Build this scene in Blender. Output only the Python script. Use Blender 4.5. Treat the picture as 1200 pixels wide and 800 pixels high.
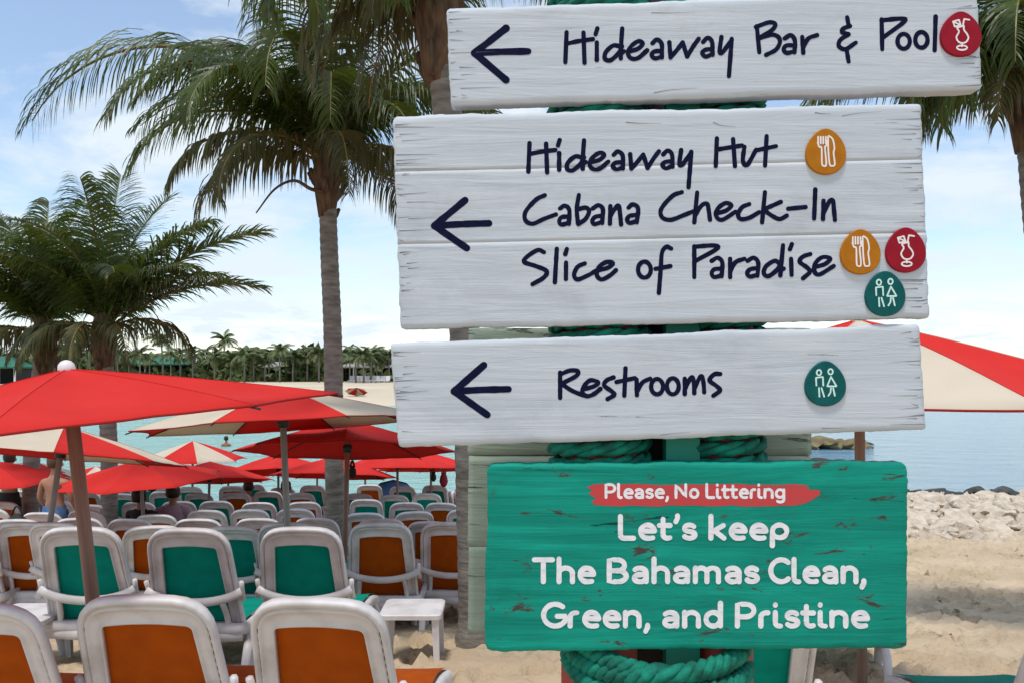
import bpy, math, random
import numpy as np
from mathutils import Vector, Matrix, noise as mnoise

for o in list(bpy.data.objects):
    bpy.data.objects.remove(o)
scene = bpy.context.scene
R = math.radians
random.seed(7)

# ------------------------------------------------------------------ camera
CAMZ, HORIZON, F = 1.85, 435.0, 1000.0
cam_data = bpy.data.cameras.new('camera')
cam_data.sensor_width = 36
cam_data.lens = 30
cam_data.shift_y = (HORIZON - 400) / 1200.0
cam_data.clip_start = 0.05
cam_data.clip_end = 20000
cam = bpy.data.objects.new('camera', cam_data)
scene.collection.objects.link(cam)
cam.location = (0, 0, CAMZ)
cam.rotation_euler = (R(90), 0, 0)
scene.camera = cam

# ------------------------------------------------------------------ sky
SUN_EL, SUN_AZ = 73, 200     # azimuth clockwise from +Y: high, behind the camera and a little left
world = bpy.data.worlds.new('World')
scene.world = world
world.use_nodes = True
wn, wl = world.node_tree.nodes, world.node_tree.links
wn.clear()
w_out = wn.new('ShaderNodeOutputWorld')
w_bg = wn.new('ShaderNodeBackground')
w_bg.inputs['Strength'].default_value = 0.135
sky = wn.new('ShaderNodeTexSky')
sky.sky_type = 'NISHITA'
sky.sun_disc = False
sky.sun_elevation = R(SUN_EL)
sky.sun_rotation = R(SUN_AZ)
sky.air_density = 1.0
sky.dust_density = 0.1
sky.ozone_density = 1.0
tc = wn.new('ShaderNodeTexCoord')
sep = wn.new('ShaderNodeSeparateXYZ')
wl.new(tc.outputs['Generated'], sep.inputs[0])
def wmath(op, a, b=None, c=None):
    n = wn.new('ShaderNodeMath'); n.operation = op
    for i, v in enumerate((a, b, c)):
        if v is None: continue
        if isinstance(v, (int, float)): n.inputs[i].default_value = v
        else: wl.new(v, n.inputs[i])
    return n.outputs[0]
zc = wmath('ADD', wmath('MAXIMUM', sep.outputs[2], 0.0), 0.20)
cx = wmath('DIVIDE', sep.outputs[0], zc)
cy = wmath('DIVIDE', sep.outputs[1], zc)
comb = wn.new('ShaderNodeCombineXYZ')
wl.new(cx, comb.inputs[0]); wl.new(cy, comb.inputs[1])
comb.inputs[2].default_value = 3.7
cn = wn.new('ShaderNodeTexNoise')
cn.inputs['Scale'].default_value = 1.9
cn.inputs['Detail'].default_value = 9
cn.inputs['Roughness'].default_value = 0.6
cn.inputs['Distortion'].default_value = 0.35
wl.new(comb.outputs[0], cn.inputs['Vector'])
cr = wn.new('ShaderNodeValToRGB')
cr.color_ramp.elements[0].position = 0.42; cr.color_ramp.elements[0].color = (0.14, 0.14, 0.14, 1)
cr.color_ramp.elements[1].position = 0.60; cr.color_ramp.elements[1].color = (1, 1, 1, 1)
wl.new(cn.outputs['Fac'], cr.inputs['Fac'])
cmix = wn.new('ShaderNodeMix'); cmix.data_type = 'RGBA'
wl.new(cr.outputs['Color'], cmix.inputs['Factor'])
wl.new(sky.outputs['Color'], cmix.inputs[6])
cmix.inputs[7].default_value = (4.35, 4.85, 5.25, 1)
wl.new(cmix.outputs[2], w_bg.inputs['Color'])
wl.new(w_bg.outputs[0], w_out.inputs['Surface'])

# ------------------------------------------------------------------ sun
sun_data = bpy.data.lights.new('sun', 'SUN')
sun_data.energy = 2.0
sun_data.angle = R(9)
sun_data.color = (1.0, 0.95, 0.87)
sun = bpy.data.objects.new('sun', sun_data)
scene.collection.objects.link(sun)
sd = Vector((math.sin(R(SUN_AZ)) * math.cos(R(SUN_EL)), math.cos(R(SUN_AZ)) * math.cos(R(SUN_EL)), math.sin(R(SUN_EL))))
sun.rotation_euler = sd.to_track_quat('Z', 'Y').to_euler()
sun.location = sd * 50

vs = scene.view_settings
vs.view_transform = 'Standard'
vs.look = 'None'
vs.exposure = 0.5
vs.gamma = 1.0
vs.use_curve_mapping = False

# ------------------------------------------------------------------ helpers
def P(px, py, D):
    """point of the place that stands D metres out and shows at photo pixel (px, py)"""
    return Vector(((px - 600) / F * D, D, CAMZ - (py - HORIZON) / F * D))

GY = [-30, -4, 0, 2, 3.5, 5.0, 5.9, 7.0, 8.2, 11, 14, 17, 20, 24, 28, 40, 60]
GZ = [0.3, 0.03, 0.0, -0.02, -0.08, -0.15, -0.22, -0.38, -0.6, -1.02, -1.3, -1.53, -1.75, -2.0, -2.25, -3.2, -4.5]
WATER = -2.0
_gx = np.linspace(-30, 60, 900)
_gz = np.interp(_gx, GY, GZ)
_k = np.ones(15) / 15
_gz = np.convolve(np.pad(_gz, 7, mode='edge'), _k, mode='valid')
def ground(y):
    return float(np.interp(y, _gx, _gz))

def link(o, parent=None):
    scene.collection.objects.link(o)
    if parent is not None: o.parent = parent
    return o
def tag(o, label=None, cat=None, group=None, kind=None):
    if label: o['label'] = label
    if cat: o['category'] = cat
    if group: o['group'] = group
    if kind: o['kind'] = kind
    return o
def empty(name, loc=(0, 0, 0), rz=0.0):
    o = bpy.data.objects.new(name, None)
    o.empty_display_size = 0.1
    o.location = loc; o.rotation_euler = (0, 0, rz)
    return link(o)
def mesh(name, v, f, m=None, smooth=False):
    me = bpy.data.meshes.new(name)
    me.from_pydata([tuple(p) for p in v], [], f)
    if m is not None:
        for mm in (m if isinstance(m, (list, tuple)) else [m]): me.materials.append(mm)
    if smooth: me.shade_smooth()
    me.update()
    return me
def obj(name, me, parent=None, loc=None, rot=None):
    o = bpy.data.objects.new(name, me)
    if loc is not None: o.location = loc
    if rot is not None: o.rotation_euler = rot
    return link(o, parent)

class MB:
    """collects pieces of ONE part"""
    def __init__(s): s.v = []; s.f = []
    def add(s, v, f):
        n = len(s.v); s.v += [tuple(p) for p in v]; s.f += [tuple(i + n for i in q) for q in f]
    def box(s, c, d, rot=None):
        x, y, z = d[0] / 2, d[1] / 2, d[2] / 2
        b = min(x, y, z) * 0.25
        pts = []
        for sx in (-1, 1):
            for sy in (-1, 1):
                for sz in (-1, 1): pts.append(Vector((sx * x, sy * y, sz * z)))
        if rot is not None: pts = [rot @ p for p in pts]
        c = Vector(c)
        s.add([p + c for p in pts], [(0, 1, 3, 2), (4, 6, 7, 5), (0, 4, 5, 1), (2, 3, 7, 6), (0, 2, 6, 4), (1, 5, 7, 3)])
    def tube(s, pts, rad, n=8, closed=False, flat=None, caps=True):
        pts = [Vector(p) for p in pts]
        m = len(pts)
        if isinstance(rad, (int, float)): rad = [rad] * m
        v = []; up = Vector((0, 0, 1))
        prev = None
        for i, p in enumerate(pts):
            if closed: t = pts[(i + 1) % m] - pts[i - 1]
            else: t = pts[min(i + 1, m - 1)] - pts[max(i - 1, 0)]
            if t.length < 1e-9: t = Vector((0, 0, 1))
            t.normalize()
            if prev is None:
                a = up if abs(t.dot(up)) < 0.9 else Vector((0, 1, 0))
                u = (a - t * a.dot(t)).normalized()
            else:
                u = (prev - t * prev.dot(t)).normalized()
            prev = u
            w = t.cross(u)
            fa, fb = flat if flat else (1, 1)
            for k in range(n):
                an = 2 * math.pi * (k + 0.5) / n
                v.append(p + u * (math.cos(an) * rad[i] * fa) + w * (math.sin(an) * rad[i] * fb))
        f = []
        for i in range(m if closed else m - 1):
            j = (i + 1) % m
            for k in range(n):
                l = (k + 1) % n
                f.append((i * n + k, i * n + l, j * n + l, j * n + k))
        if not closed and caps:
            f.append(tuple(range(n - 1, -1, -1)))
            f.append(tuple((m - 1) * n + k for k in range(n)))
        s.add(v, f)
    def lathe(s, prof, n=16, c=(0, 0, 0)):
        v = []
        for r, z in prof:
            for k in range(n):
                a = 2 * math.pi * k / n
                v.append((c[0] + r * math.cos(a), c[1] + r * math.sin(a), c[2] + z))
        f = []
        for i in range(len(prof) - 1):
            for k in range(n):
                l = (k + 1) % n
                f.append((i * n + k, i * n + l, (i + 1) * n + l, (i + 1) * n + k))
        f.append(tuple(range(n - 1, -1, -1))); f.append(tuple((len(prof) - 1) * n + k for k in range(n)))
        s.add(v, f)
    def mesh(s, name, m, smooth=False): return mesh(name, s.v, s.f, m, smooth)

def catmull(pts, n=8):
    pts = [np.array(p, float) for p in pts]
    if len(pts) == 2: return [pts[0] + (pts[1] - pts[0]) * t for t in np.linspace(0, 1, n + 1)]
    q = [2 * pts[0] - pts[1]] + pts + [2 * pts[-1] - pts[-2]]
    out = []
    for i in range(1, len(q) - 2):
        for t in np.linspace(0, 1, n, endpoint=False):
            out.append(0.5 * (2 * q[i] + (q[i + 1] - q[i - 1]) * t + (2 * q[i - 1] - 5 * q[i] + 4 * q[i + 1] - q[i + 2]) * t * t
                              + (3 * q[i] - q[i - 1] - 3 * q[i + 1] + q[i + 2]) * t ** 3))
    out.append(pts[-1])
    return out

# ------------------------------------------------------------------ materials
def mat(name, col, rough=0.6, var=None, vscale=(6, 6, 6), bump=0.0, bscale=(40, 40, 40), spec=0.4, coords='Object',
        translucent=None, detail=5, lo=0.35, hi=0.65, metallic=0.0, sub=None, coat=0.0):
    m = bpy.data.materials.new(name); m.use_nodes = True
    nt = m.node_tree; N = nt.nodes; L = nt.links
    b = N['Principled BSDF']
    b.inputs['Base Color'].default_value = (*col, 1)
    b.inputs['Roughness'].default_value = rough
    b.inputs['Specular IOR Level'].default_value = spec
    b.inputs['Metallic'].default_value = metallic
    if coat: b.inputs['Coat Weight'].default_value = coat
    t = N.new('ShaderNodeTexCoord')
    def noise_tex(scale, det):
        mp = N.new('ShaderNodeMapping'); mp.inputs['Scale'].default_value = scale
        L.new(t.outputs[coords], mp.inputs['Vector'])
        nz = N.new('ShaderNodeTexNoise'); nz.inputs['Scale'].default_value = 1.0; nz.inputs['Detail'].default_value = det
        L.new(mp.outputs[0], nz.inputs['Vector'])
        return nz
    csock = None
    if var is not None:
        nz = noise_tex(vscale, detail)
        rp = N.new('ShaderNodeValToRGB')
        rp.color_ramp.elements[0].position = lo; rp.color_ramp.elements[1].position = hi
        rp.color_ramp.elements[0].color = (*var, 1); rp.color_ramp.elements[1].color = (*col, 1)
        L.new(nz.outputs['Fac'], rp.inputs['Fac'])
        L.new(rp.outputs['Color'], b.inputs['Base Color'])
        csock = rp.outputs['Color']
    if bump:
        nz2 = noise_tex(bscale, 6)
        bp = N.new('ShaderNodeBump'); bp.inputs['Strength'].default_value = 1.0; bp.inputs['Distance'].default_value = bump
        L.new(nz2.outputs['Fac'], bp.inputs['Height'])
        L.new(bp.outputs[0], b.inputs['Normal'])
    if translucent:
        tr = N.new('ShaderNodeBsdfTranslucent'); tr.inputs['Color'].default_value = (*translucent[1], 1)
        mx = N.new('ShaderNodeMixShader'); mx.inputs[0].default_value = translucent[0]
        L.new(b.outputs[0], mx.inputs[1]); L.new(tr.outputs[0], mx.inputs[2])
        L.new(mx.outputs[0], N['Material Output'].inputs['Surface'])
    return m

M = {}
M['white_plastic'] = mat('white_plastic', (0.66, 0.635, 0.635), 0.45, var=(0.50, 0.465, 0.45), vscale=(7, 7, 7), detail=8, lo=0.28, hi=0.55, bump=0.0006, bscale=(90, 90, 90))
M['orange_sling'] = mat('orange_sling', (0.40, 0.075, 0.003), 0.8, var=(0.33, 0.058, 0.003), vscale=(9, 9, 9), bump=0.0006, bscale=(500, 500, 500), spec=0.1, translucent=(0.03, (0.6, 0.15, 0.01)))
M['teal_sling'] = mat('teal_sling', (0.0, 0.27, 0.20), 0.8, var=(0.0, 0.22, 0.165), vscale=(9, 9, 9), bump=0.0006, bscale=(500, 500, 500), spec=0.1, translucent=(0.03, (0.0, 0.32, 0.25)))
M['red_canvas'] = mat('red_canvas', (0.74, 0.042, 0.036), 0.85, var=(0.67, 0.034, 0.029), vscale=(2.2, 2.2, 2.2), bump=0.0007, bscale=(260, 260, 260), translucent=(0.26, (0.8, 0.035, 0.025)), spec=0.15)
M['cream_canvas'] = mat('cream_canvas', (0.74, 0.65, 0.53), 0.85, var=(0.68, 0.59, 0.47), vscale=(2.2, 2.2, 2.2), bump=0.0007, bscale=(260, 260, 260), translucent=(0.28, (0.78, 0.66, 0.5)), spec=0.15)
M['hem'] = mat('hem', (0.30, 0.02, 0.018), 0.85, spec=0.1)
M['wood_pole'] = mat('wood_pole', (0.30, 0.20, 0.15), 0.6, var=(0.20, 0.13, 0.095), vscale=(30, 30, 2.0), bump=0.001, bscale=(60, 60, 4))
M['grey_pole'] = mat('grey_pole', (0.30, 0.28, 0.26), 0.5, var=(0.20, 0.185, 0.17), vscale=(20, 20, 2.0), metallic=0.0)
M['white_cap'] = mat('white_cap', (0.75, 0.75, 0.74), 0.4, var=(0.6, 0.6, 0.58))
M['black_metal'] = mat('black_metal', (0.03, 0.028, 0.027), 0.5)
M['frond'] = mat('frond', (0.075, 0.112, 0.024), 0.45, var=(0.02, 0.036, 0.009), vscale=(1.6, 1.6, 1.6), spec=0.4, translucent=(0.25, (0.14, 0.19, 0.02)))
M['frond_old'] = mat('frond_old', (0.115, 0.115, 0.04), 0.6, var=(0.03, 0.045, 0.014), vscale=(1.8, 1.8, 1.8), translucent=(0.2, (0.2, 0.16, 0.05)))
M['frond_dead'] = mat('frond_dead', (0.20, 0.13, 0.075), 0.8, var=(0.09, 0.055, 0.03), vscale=(2, 2, 2))
M['rachis'] = mat('rachis', (0.20, 0.19, 0.035), 0.5, var=(0.13, 0.10, 0.03), vscale=(3, 3, 3))
M['rachis_orange'] = mat('rachis_orange', (0.30, 0.17, 0.03), 0.5, var=(0.16, 0.10, 0.03), vscale=(3, 3, 3))
M['palm_trunk'] = mat('palm_trunk', (0.27, 0.245, 0.215), 0.9, var=(0.12, 0.105, 0.09), vscale=(5, 5, 22), bump=0.012, bscale=(9, 9, 34), lo=0.3, hi=0.7)
M['palm_fibre'] = mat('palm_fibre', (0.15, 0.095, 0.055), 0.95, var=(0.06, 0.038, 0.024), vscale=(20, 20, 5), bump=0.01, bscale=(40, 40, 10))
M['sand'] = mat('sand', (0.56, 0.445, 0.315), 0.95, var=(0.46, 0.355, 0.24), vscale=(0.9, 0.9, 0.9), bump=0.03, bscale=(16, 16, 16), spec=0.1, detail=8)
M['far_sand'] = mat('far_sand', (0.60, 0.52, 0.40), 0.95, var=(0.50, 0.42, 0.31), vscale=(0.05, 0.05, 0.05), spec=0.1)
M['rock'] = mat('rock', (0.64, 0.56, 0.46), 0.9, var=(0.46, 0.375, 0.285), vscale=(2.2, 2.2, 2.2), bump=0.03, bscale=(7, 7, 7))
M['wet_rock'] = mat('wet_rock', (0.05, 0.045, 0.04), 0.5, var=(0.025, 0.023, 0.021), vscale=(2.5, 2.5, 2.5), bump=0.03, bscale=(7, 7, 7))
M['mossy_rock'] = mat('mossy_rock', (0.22, 0.20, 0.10), 0.9, var=(0.16, 0.10, 0.055), vscale=(1.0, 1.0, 1.0), bump=0.05, bscale=(4, 4, 4))
M['navy_paint'] = mat('navy_paint', (0.004, 0.005, 0.026), 0.8, var=(0.007, 0.008, 0.034), vscale=(60, 60, 60), spec=0.08)
M['crack'] = mat('crack', (0.16, 0.165, 0.18), 0.9, spec=0.05)
M['letter_white'] = mat('letter_white', (0.78, 0.76, 0.78), 0.6, var=(0.62, 0.62, 0.66), vscale=(30, 30, 90), lo=0.3, hi=0.55, spec=0.15)
M['badge_red'] = mat('badge_red', (0.30, 0.006, 0.02), 0.5, var=(0.25, 0.005, 0.016), vscale=(40, 40, 40), spec=0.15)
M['badge_orange'] = mat('badge_orange', (0.43, 0.155, 0.005), 0.5, var=(0.38, 0.13, 0.004), vscale=(40, 40, 40), spec=0.15)
M['badge_teal'] = mat('badge_teal', (0.003, 0.095, 0.095), 0.5, var=(0.002, 0.075, 0.076), vscale=(40, 40, 40), spec=0.15)
M['badge_line'] = mat('badge_line', (0.8, 0.74, 0.72), 0.5)
M['badge_line_mint'] = mat('badge_line_mint', (0.55, 0.78, 0.72), 0.5)
M['red_brush'] = mat('red_brush', (0.55, 0.04, 0.045), 0.65, var=(0.42, 0.055, 0.05), vscale=(6, 6, 120), lo=0.3, hi=0.6)
M['rope'] = mat('rope', (0.0, 0.215, 0.14), 0.85, var=(0.0, 0.085, 0.058), vscale=(25, 25, 25), bump=0.002, bscale=(150, 150, 150))
M['teal_post'] = mat('teal_post', (0.01, 0.27, 0.19), 0.6, var=(0.015, 0.20, 0.14), vscale=(8, 8, 2))
M['gap_shade'] = mat('gap_shade', (0.025, 0.03, 0.028), 0.7, var=(0.05, 0.03, 0.025), vscale=(8, 8, 2))  # near-black colour painting the shade of the gap between the sign posts
M['red_post'] = mat('red_post', (0.35, 0.05, 0.04), 0.6, var=(0.25, 0.035, 0.03), vscale=(8, 8, 2))
M['bag_black'] = mat('bag_black', (0.012, 0.012, 0.013), 0.7, bump=0.004, bscale=(18, 18, 18))
M['bag_red'] = mat('bag_red', (0.22, 0.01, 0.025), 0.7, bump=0.004, bscale=(18, 18, 18))
M['skin'] = mat('skin', (0.42, 0.22, 0.14), 0.55, var=(0.36, 0.17, 0.105), vscale=(8, 8, 8))
M['skin_tan'] = mat('skin_tan', (0.34, 0.165, 0.095), 0.55, var=(0.28, 0.125, 0.07), vscale=(8, 8, 8))
M['hair_dark'] = mat('hair_dark', (0.02, 0.013, 0.009), 0.6)
M['hair_brown'] = mat('hair_brown', (0.09, 0.05, 0.03), 0.6)
M['cloth_black'] = mat('cloth_black', (0.015, 0.015, 0.017), 0.85)
M['cloth_blue'] = mat('cloth_blue', (0.06, 0.14, 0.30), 0.85, var=(0.12, 0.22, 0.40), vscale=(14, 14, 14))
M['cloth_pink'] = mat('cloth_pink', (0.60, 0.36, 0.36), 0.85)
M['cloth_white'] = mat('cloth_white', (0.7, 0.68, 0.66), 0.85)
M['cloth_mauve'] = mat('cloth_mauve', (0.32, 0.22, 0.27), 0.85)
M['tent_blue'] = mat('tent_blue', (0.03, 0.15, 0.36), 0.7)
M['wall_grey'] = mat('wall_grey', (0.35, 0.34, 0.31), 0.85, var=(0.28, 0.27, 0.25), vscale=(0.4, 0.4, 0.4))
M['roof_green'] = mat('roof_green', (0.02, 0.16, 0.10), 0.6, var=(0.018, 0.12, 0.08), vscale=(0.5, 0.5, 0.5))
M['roof_grey'] = mat('roof_grey', (0.34, 0.31, 0.30), 0.7, var=(0.26, 0.24, 0.23), vscale=(0.5, 0.5, 0.5))
M['room_shade'] = mat('room_shade', (0.03, 0.03, 0.03), 0.8)  # indoor shade of the pavilion openings, put into the wall colour
M['bush'] = mat('bush', (0.11, 0.145, 0.045), 0.7, var=(0.06, 0.085, 0.027), vscale=(0.5, 0.5, 0.5))
M['far_frond'] = mat('far_frond', (0.115, 0.15, 0.045), 0.6, var=(0.06, 0.08, 0.028), vscale=(0.6, 0.6, 0.6))

def wood_paint(name, base, dark, crack, wear=None, wear_col=None, crack_amt=0.62, bump=0.0035):
    """brushed paint over a coarse horizontal grain; optional bare patches"""
    m = bpy.data.materials.new(name); m.use_nodes = True
    nt = m.node_tree; N = nt.nodes; L = nt.links
    b = N['Principled BSDF']; b.inputs['Roughness'].default_value = 0.62; b.inputs['Specular IOR Level'].default_value = 0.12
    t = N.new('ShaderNodeTexCoord')
    def nz(scale, det=6, rough=0.6, dist=0.0, off=(0, 0, 0)):
        mp = N.new('ShaderNodeMapping'); mp.inputs['Scale'].default_value = scale; mp.inputs['Location'].default_value = off
        L.new(t.outputs['Object'], mp.inputs['Vector'])
        n = N.new('ShaderNodeTexNoise'); n.inputs['Scale'].default_value = 1; n.inputs['Detail'].default_value = det
        n.inputs['Roughness'].default_value = rough; n.inputs['Distortion'].default_value = dist
        L.new(mp.outputs[0], n.inputs['Vector']); return n.outputs['Fac']
    def ramp(s, a, b_, ca=(0, 0, 0, 1), cb=(1, 1, 1, 1)):
        r = N.new('ShaderNodeValToRGB'); r.color_ramp.elements[0].position = a; r.color_ramp.elements[1].position = b_
        r.color_ramp.elements[0].color = ca; r.color_ramp.elements[1].color = cb
        L.new(s, r.inputs['Fac']); return r.outputs['Color']
    def mixc(f, a, b_):
        mx = N.new('ShaderNodeMix'); mx.data_type = 'RGBA'
        L.new(f, mx.inputs['Factor'])
        for i, v in ((6, a), (7, b_)):
            if isinstance(v, tuple): mx.inputs[i].default_value = (*v, 1)
            else: L.new(v, mx.inputs[i])
        return mx.outputs[2]
    grain = nz((2.0, 4, 26), 6, 0.6, 0.7)
    fine = nz((5, 9, 190), 4, 0.6, 0.2)
    blot = nz((4, 4, 9), 5)
    knots = nz((3.0, 3, 34), 7, 0.72, 1.1, (4.3, 1, 7.7))
    c = mixc(ramp(grain, 0.36, 0.62), dark, base)
    c = mixc(ramp(blot, 0.35, 0.7, (0, 0, 0, 1), (0.8, 0.8, 0.8, 1)), c, dark)
    stain = nz((2.5, 3, 5.0), 7, 0.7, 0.6, (9.1, 2, 3.3))
    c = mixc(ramp(stain, 0.52, 0.78, (0, 0, 0, 1), (0.4, 0.4, 0.4, 1)), c, crack)
    cr_ = ramp(knots, crack_amt, crack_amt + 0.045)
    c = mixc(cr_, c, crack)
    if wear:
        wv = nz((8, 3, 24), 8, 0.7, 0.7, (1.7, 3, 2.2))
        c = mixc(ramp(wv, wear, wear + 0.05), c, wear_col)
    L.new(c, b.inputs['Base Color'])
    h = N.new('ShaderNodeMath'); h.operation = 'MULTIPLY_ADD'; L.new(fine, h.inputs[0]); h.inputs[1].default_value = 0.16; L.new(grain, h.inputs[2])
    h2 = N.new('ShaderNodeMath'); h2.operation = 'MULTIPLY_ADD'; L.new(cr_, h2.inputs[0]); h2.inputs[1].default_value = -0.6; L.new(h.outputs[0], h2.inputs[2])
    bp = N.new('ShaderNodeBump'); bp.inputs['Distance'].default_value = bump; bp.inputs['Strength'].default_value = 1.0
    L.new(h2.outputs[0], bp.inputs['Height']); L.new(bp.outputs[0], b.inputs['Normal'])
    return m
M['white_board'] = wood_paint('white_board', (0.56, 0.59, 0.63), (0.485, 0.52, 0.565), (0.25, 0.26, 0.29), crack_amt=0.69, bump=0.0032)
M['green_board'] = wood_paint('green_board', (0.008, 0.32, 0.235), (0.004, 0.20, 0.148), (0.003, 0.07, 0.058), wear=0.59, wear_col=(0.06, 0.05, 0.043), crack_amt=0.66, bump=0.004)
M['pale_board'] = wood_paint('pale_board', (0.34, 0.41, 0.345), (0.25, 0.30, 0.25), (0.10, 0.10, 0.08), crack_amt=0.6, bump=0.006)

# sea
def sea_material():
    m = bpy.data.materials.new('sea_water'); m.use_nodes = True
    nt = m.node_tree; N = nt.nodes; L = nt.links
    b = N['Principled BSDF']
    b.inputs['Roughness'].default_value = 0.12; b.inputs['IOR'].default_value = 1.33
    t = N.new('ShaderNodeTexCoord'); s = N.new('ShaderNodeSeparateXYZ'); L.new(t.outputs['Object'], s.inputs[0])
    mr = N.new('ShaderNodeMapRange'); mr.inputs['From Min'].default_value = -4; mr.inputs['From Max'].default_value = 12
    L.new(s.outputs[0], mr.inputs['Value'])
    mx = N.new('ShaderNodeMix'); mx.data_type = 'RGBA'
    L.new(mr.outputs[0], mx.inputs['Factor'])
    mx.inputs[6].default_value = (0.33, 0.60, 0.57, 1); mx.inputs[7].default_value = (0.18, 0.33, 0.45, 1)
    L.new(mx.outputs[2], b.inputs['Base Color'])
    mp = N.new('ShaderNodeMapping'); mp.inputs['Scale'].default_value = (0.35, 0.8, 1); L.new(t.outputs['Object'], mp.inputs['Vector'])
    n = N.new('ShaderNodeTexNoise'); n.inputs['Scale'].default_value = 1.0; n.inputs['Detail'].default_value = 8; n.inputs['Roughness'].default_value = 0.62
    L.new(mp.outputs[0], n.inputs['Vector'])
    bp = N.new('ShaderNodeBump'); bp.inputs['Distance'].default_value = 0.9; bp.inputs['Strength'].default_value = 1.0
    L.new(n.outputs['Fac'], bp.inputs['Height']); L.new(bp.outputs[0], b.inputs['Normal'])
    return m
M['sea'] = sea_material()

# ------------------------------------------------------------------ setting: beach, sea, far land
def spaced(a, b, fine_a, fine_b, step, coarse):
    out = []; x = fine_a
    while x <= fine_b: out.append(x); x += step
    st = step; x = fine_a
    while x > a: st = min(st * 1.25, coarse); x -= st; out.append(max(x, a))
    st = step; x = out[0] + step * (len([q for q in out if q >= fine_a]) - 1)
    while x < b: st = min(st * 1.25, coarse); x += st; out.append(min(x, b))
    return sorted(set(out))
xs = spaced(-70, 70, -4.5, 9.8, 0.06, 3.0)
ys = spaced(-12, 45, 2.6, 17.5, 0.065, 1.5)
rng = random.Random(3)
prints = {}
for _ in range(5600):
    fx, fy, fa, fd = rng.uniform(-6, 10.5), rng.uniform(2, 18), rng.uniform(0, 6.28), rng.uniform(0.035, 0.10)
    prints.setdefault((int(fx // 0.5), int(fy // 0.5)), []).append((fx, fy, math.cos(fa), math.sin(fa), fd))
sv = []
for y in ys:
    gy = ground(y)
    for x in xs:
        z = gy + 0.05 * mnoise.noise((x * 0.35, y * 0.35, 1.3)) + 0.028 * mnoise.noise((x * 1.5, y * 1.5, 4.1)) + 0.022 * mnoise.noise((x * 4.3, y * 4.3, 9.1))
        if 2 < y < 18 and -6 < x < 10.5:
            ci, cj = int(x // 0.5), int(y // 0.5)
            for di in (-1, 0, 1):
                for dj in (-1, 0, 1):
                    for fx, fy, c, s_, d in prints.get((ci + di, cj + dj), ()):
                        u = (x - fx) * c + (y - fy) * s_; w = -(x - fx) * s_ + (y - fy) * c
                        q = (u / 0.15) ** 2 + (w / 0.07) ** 2
                        if q < 4: z += d * (-math.exp(-q * 1.2) + 0.45 * math.exp(-(q - 1.8) ** 2 * 2))
        sv.append((x, y, z))
nx = len(xs)
sf = [(j * nx + i, j * nx + i + 1, (j + 1) * nx + i + 1, (j + 1) * nx + i) for j in range(len(ys) - 1) for i in range(nx - 1)]
tag(obj('beach_sand', mesh('beach_sand', sv, sf, M['sand'], True)), kind='structure')

wv = [(-6000, 10, WATER), (6000, 10, WATER), (6000, 9000, WATER), (-6000, 9000, WATER)]
tag(obj('sea', mesh('sea', wv, [(0, 1, 2, 3)], M['sea'])), kind='structure')

# far land: pale beach on the other side of the bay
fx_ = np.linspace(-520, 60, 60); fy_ = np.array([78, 92, 100, 120, 160, 200, 240, 300, 420, 700])
fv = []
for y in fy_:
    for x in fx_:
        shore = 92 + max(0, x + 14) * 1.1 + 7 * mnoise.noise((x * 0.02, 0, 5)) + (max(0, -x - 30)) * 0.12
        d = y - shore
        z = WATER + max(-2.0, min(d * 0.012, 1.25)) + 0.15 * mnoise.noise((x * 0.03, y * 0.03, 2)) * (1 if d > 12 else 0)
        fv.append((x, y, z))
nfx = len(fx_)
tag(obj('far_shore', mesh('far_shore', fv, [(j * nfx + i, j * nfx + i + 1, (j + 1) * nfx + i + 1, (j + 1) * nfx + i) for j in range(len(fy_) - 1) for i in range(nfx - 1)], M['far_sand'], True)), kind='structure')

# ------------------------------------------------------------------ rocks
def rock_mesh(name, seed, m, n=2, flat=0.75):
    r = random.Random(seed)
    import bmesh
    bm = bmesh.new()
    bmesh.ops.create_icosphere(bm, subdivisions=n + 1, radius=1.0)
    planes = []
    for _ in range(11):
        d = Vector((r.gauss(0, 1), r.gauss(0, 1), r.gauss(0, 1))).normalized()
        planes.append((d, r.uniform(0.5, 0.85)))
    for v in bm.verts:
        p = v.co.copy()
        for d, h in planes:
            q = p.dot(d)
            if q > h: p -= d * (q - h)
        p *= 1 + 0.07 * mnoise.noise(p * 2.3 + Vector((seed, 0, 0)))
        p.z *= flat
        v.co = p
    me = bpy.data.meshes.new(name); bm.to_mesh(me); bm.free()
    me.materials.append(m)
    return me
rock_m = [rock_mesh('rock', 100 + i, M['rock'], 2, 0.6 + 0.05 * (i % 4)) for i in range(8)]
wet_m = [rock_mesh('wet_rock', 200 + i, M['wet_rock'], 2, 0.6) for i in range(4)]
moss_m = [rock_mesh('mossy_rock', 300 + i, M['mossy_rock'], 2, 0.6) for i in range(4)]
rr = random.Random(21)
def bank_z(x, y):  # crest of the rock bank
    t = (y - 17.0) / 10.0
    return ground(y) + 0.20 * max(0, min(1, t * 1.6)) + 0.0
placed = []
cnt = 0
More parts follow.
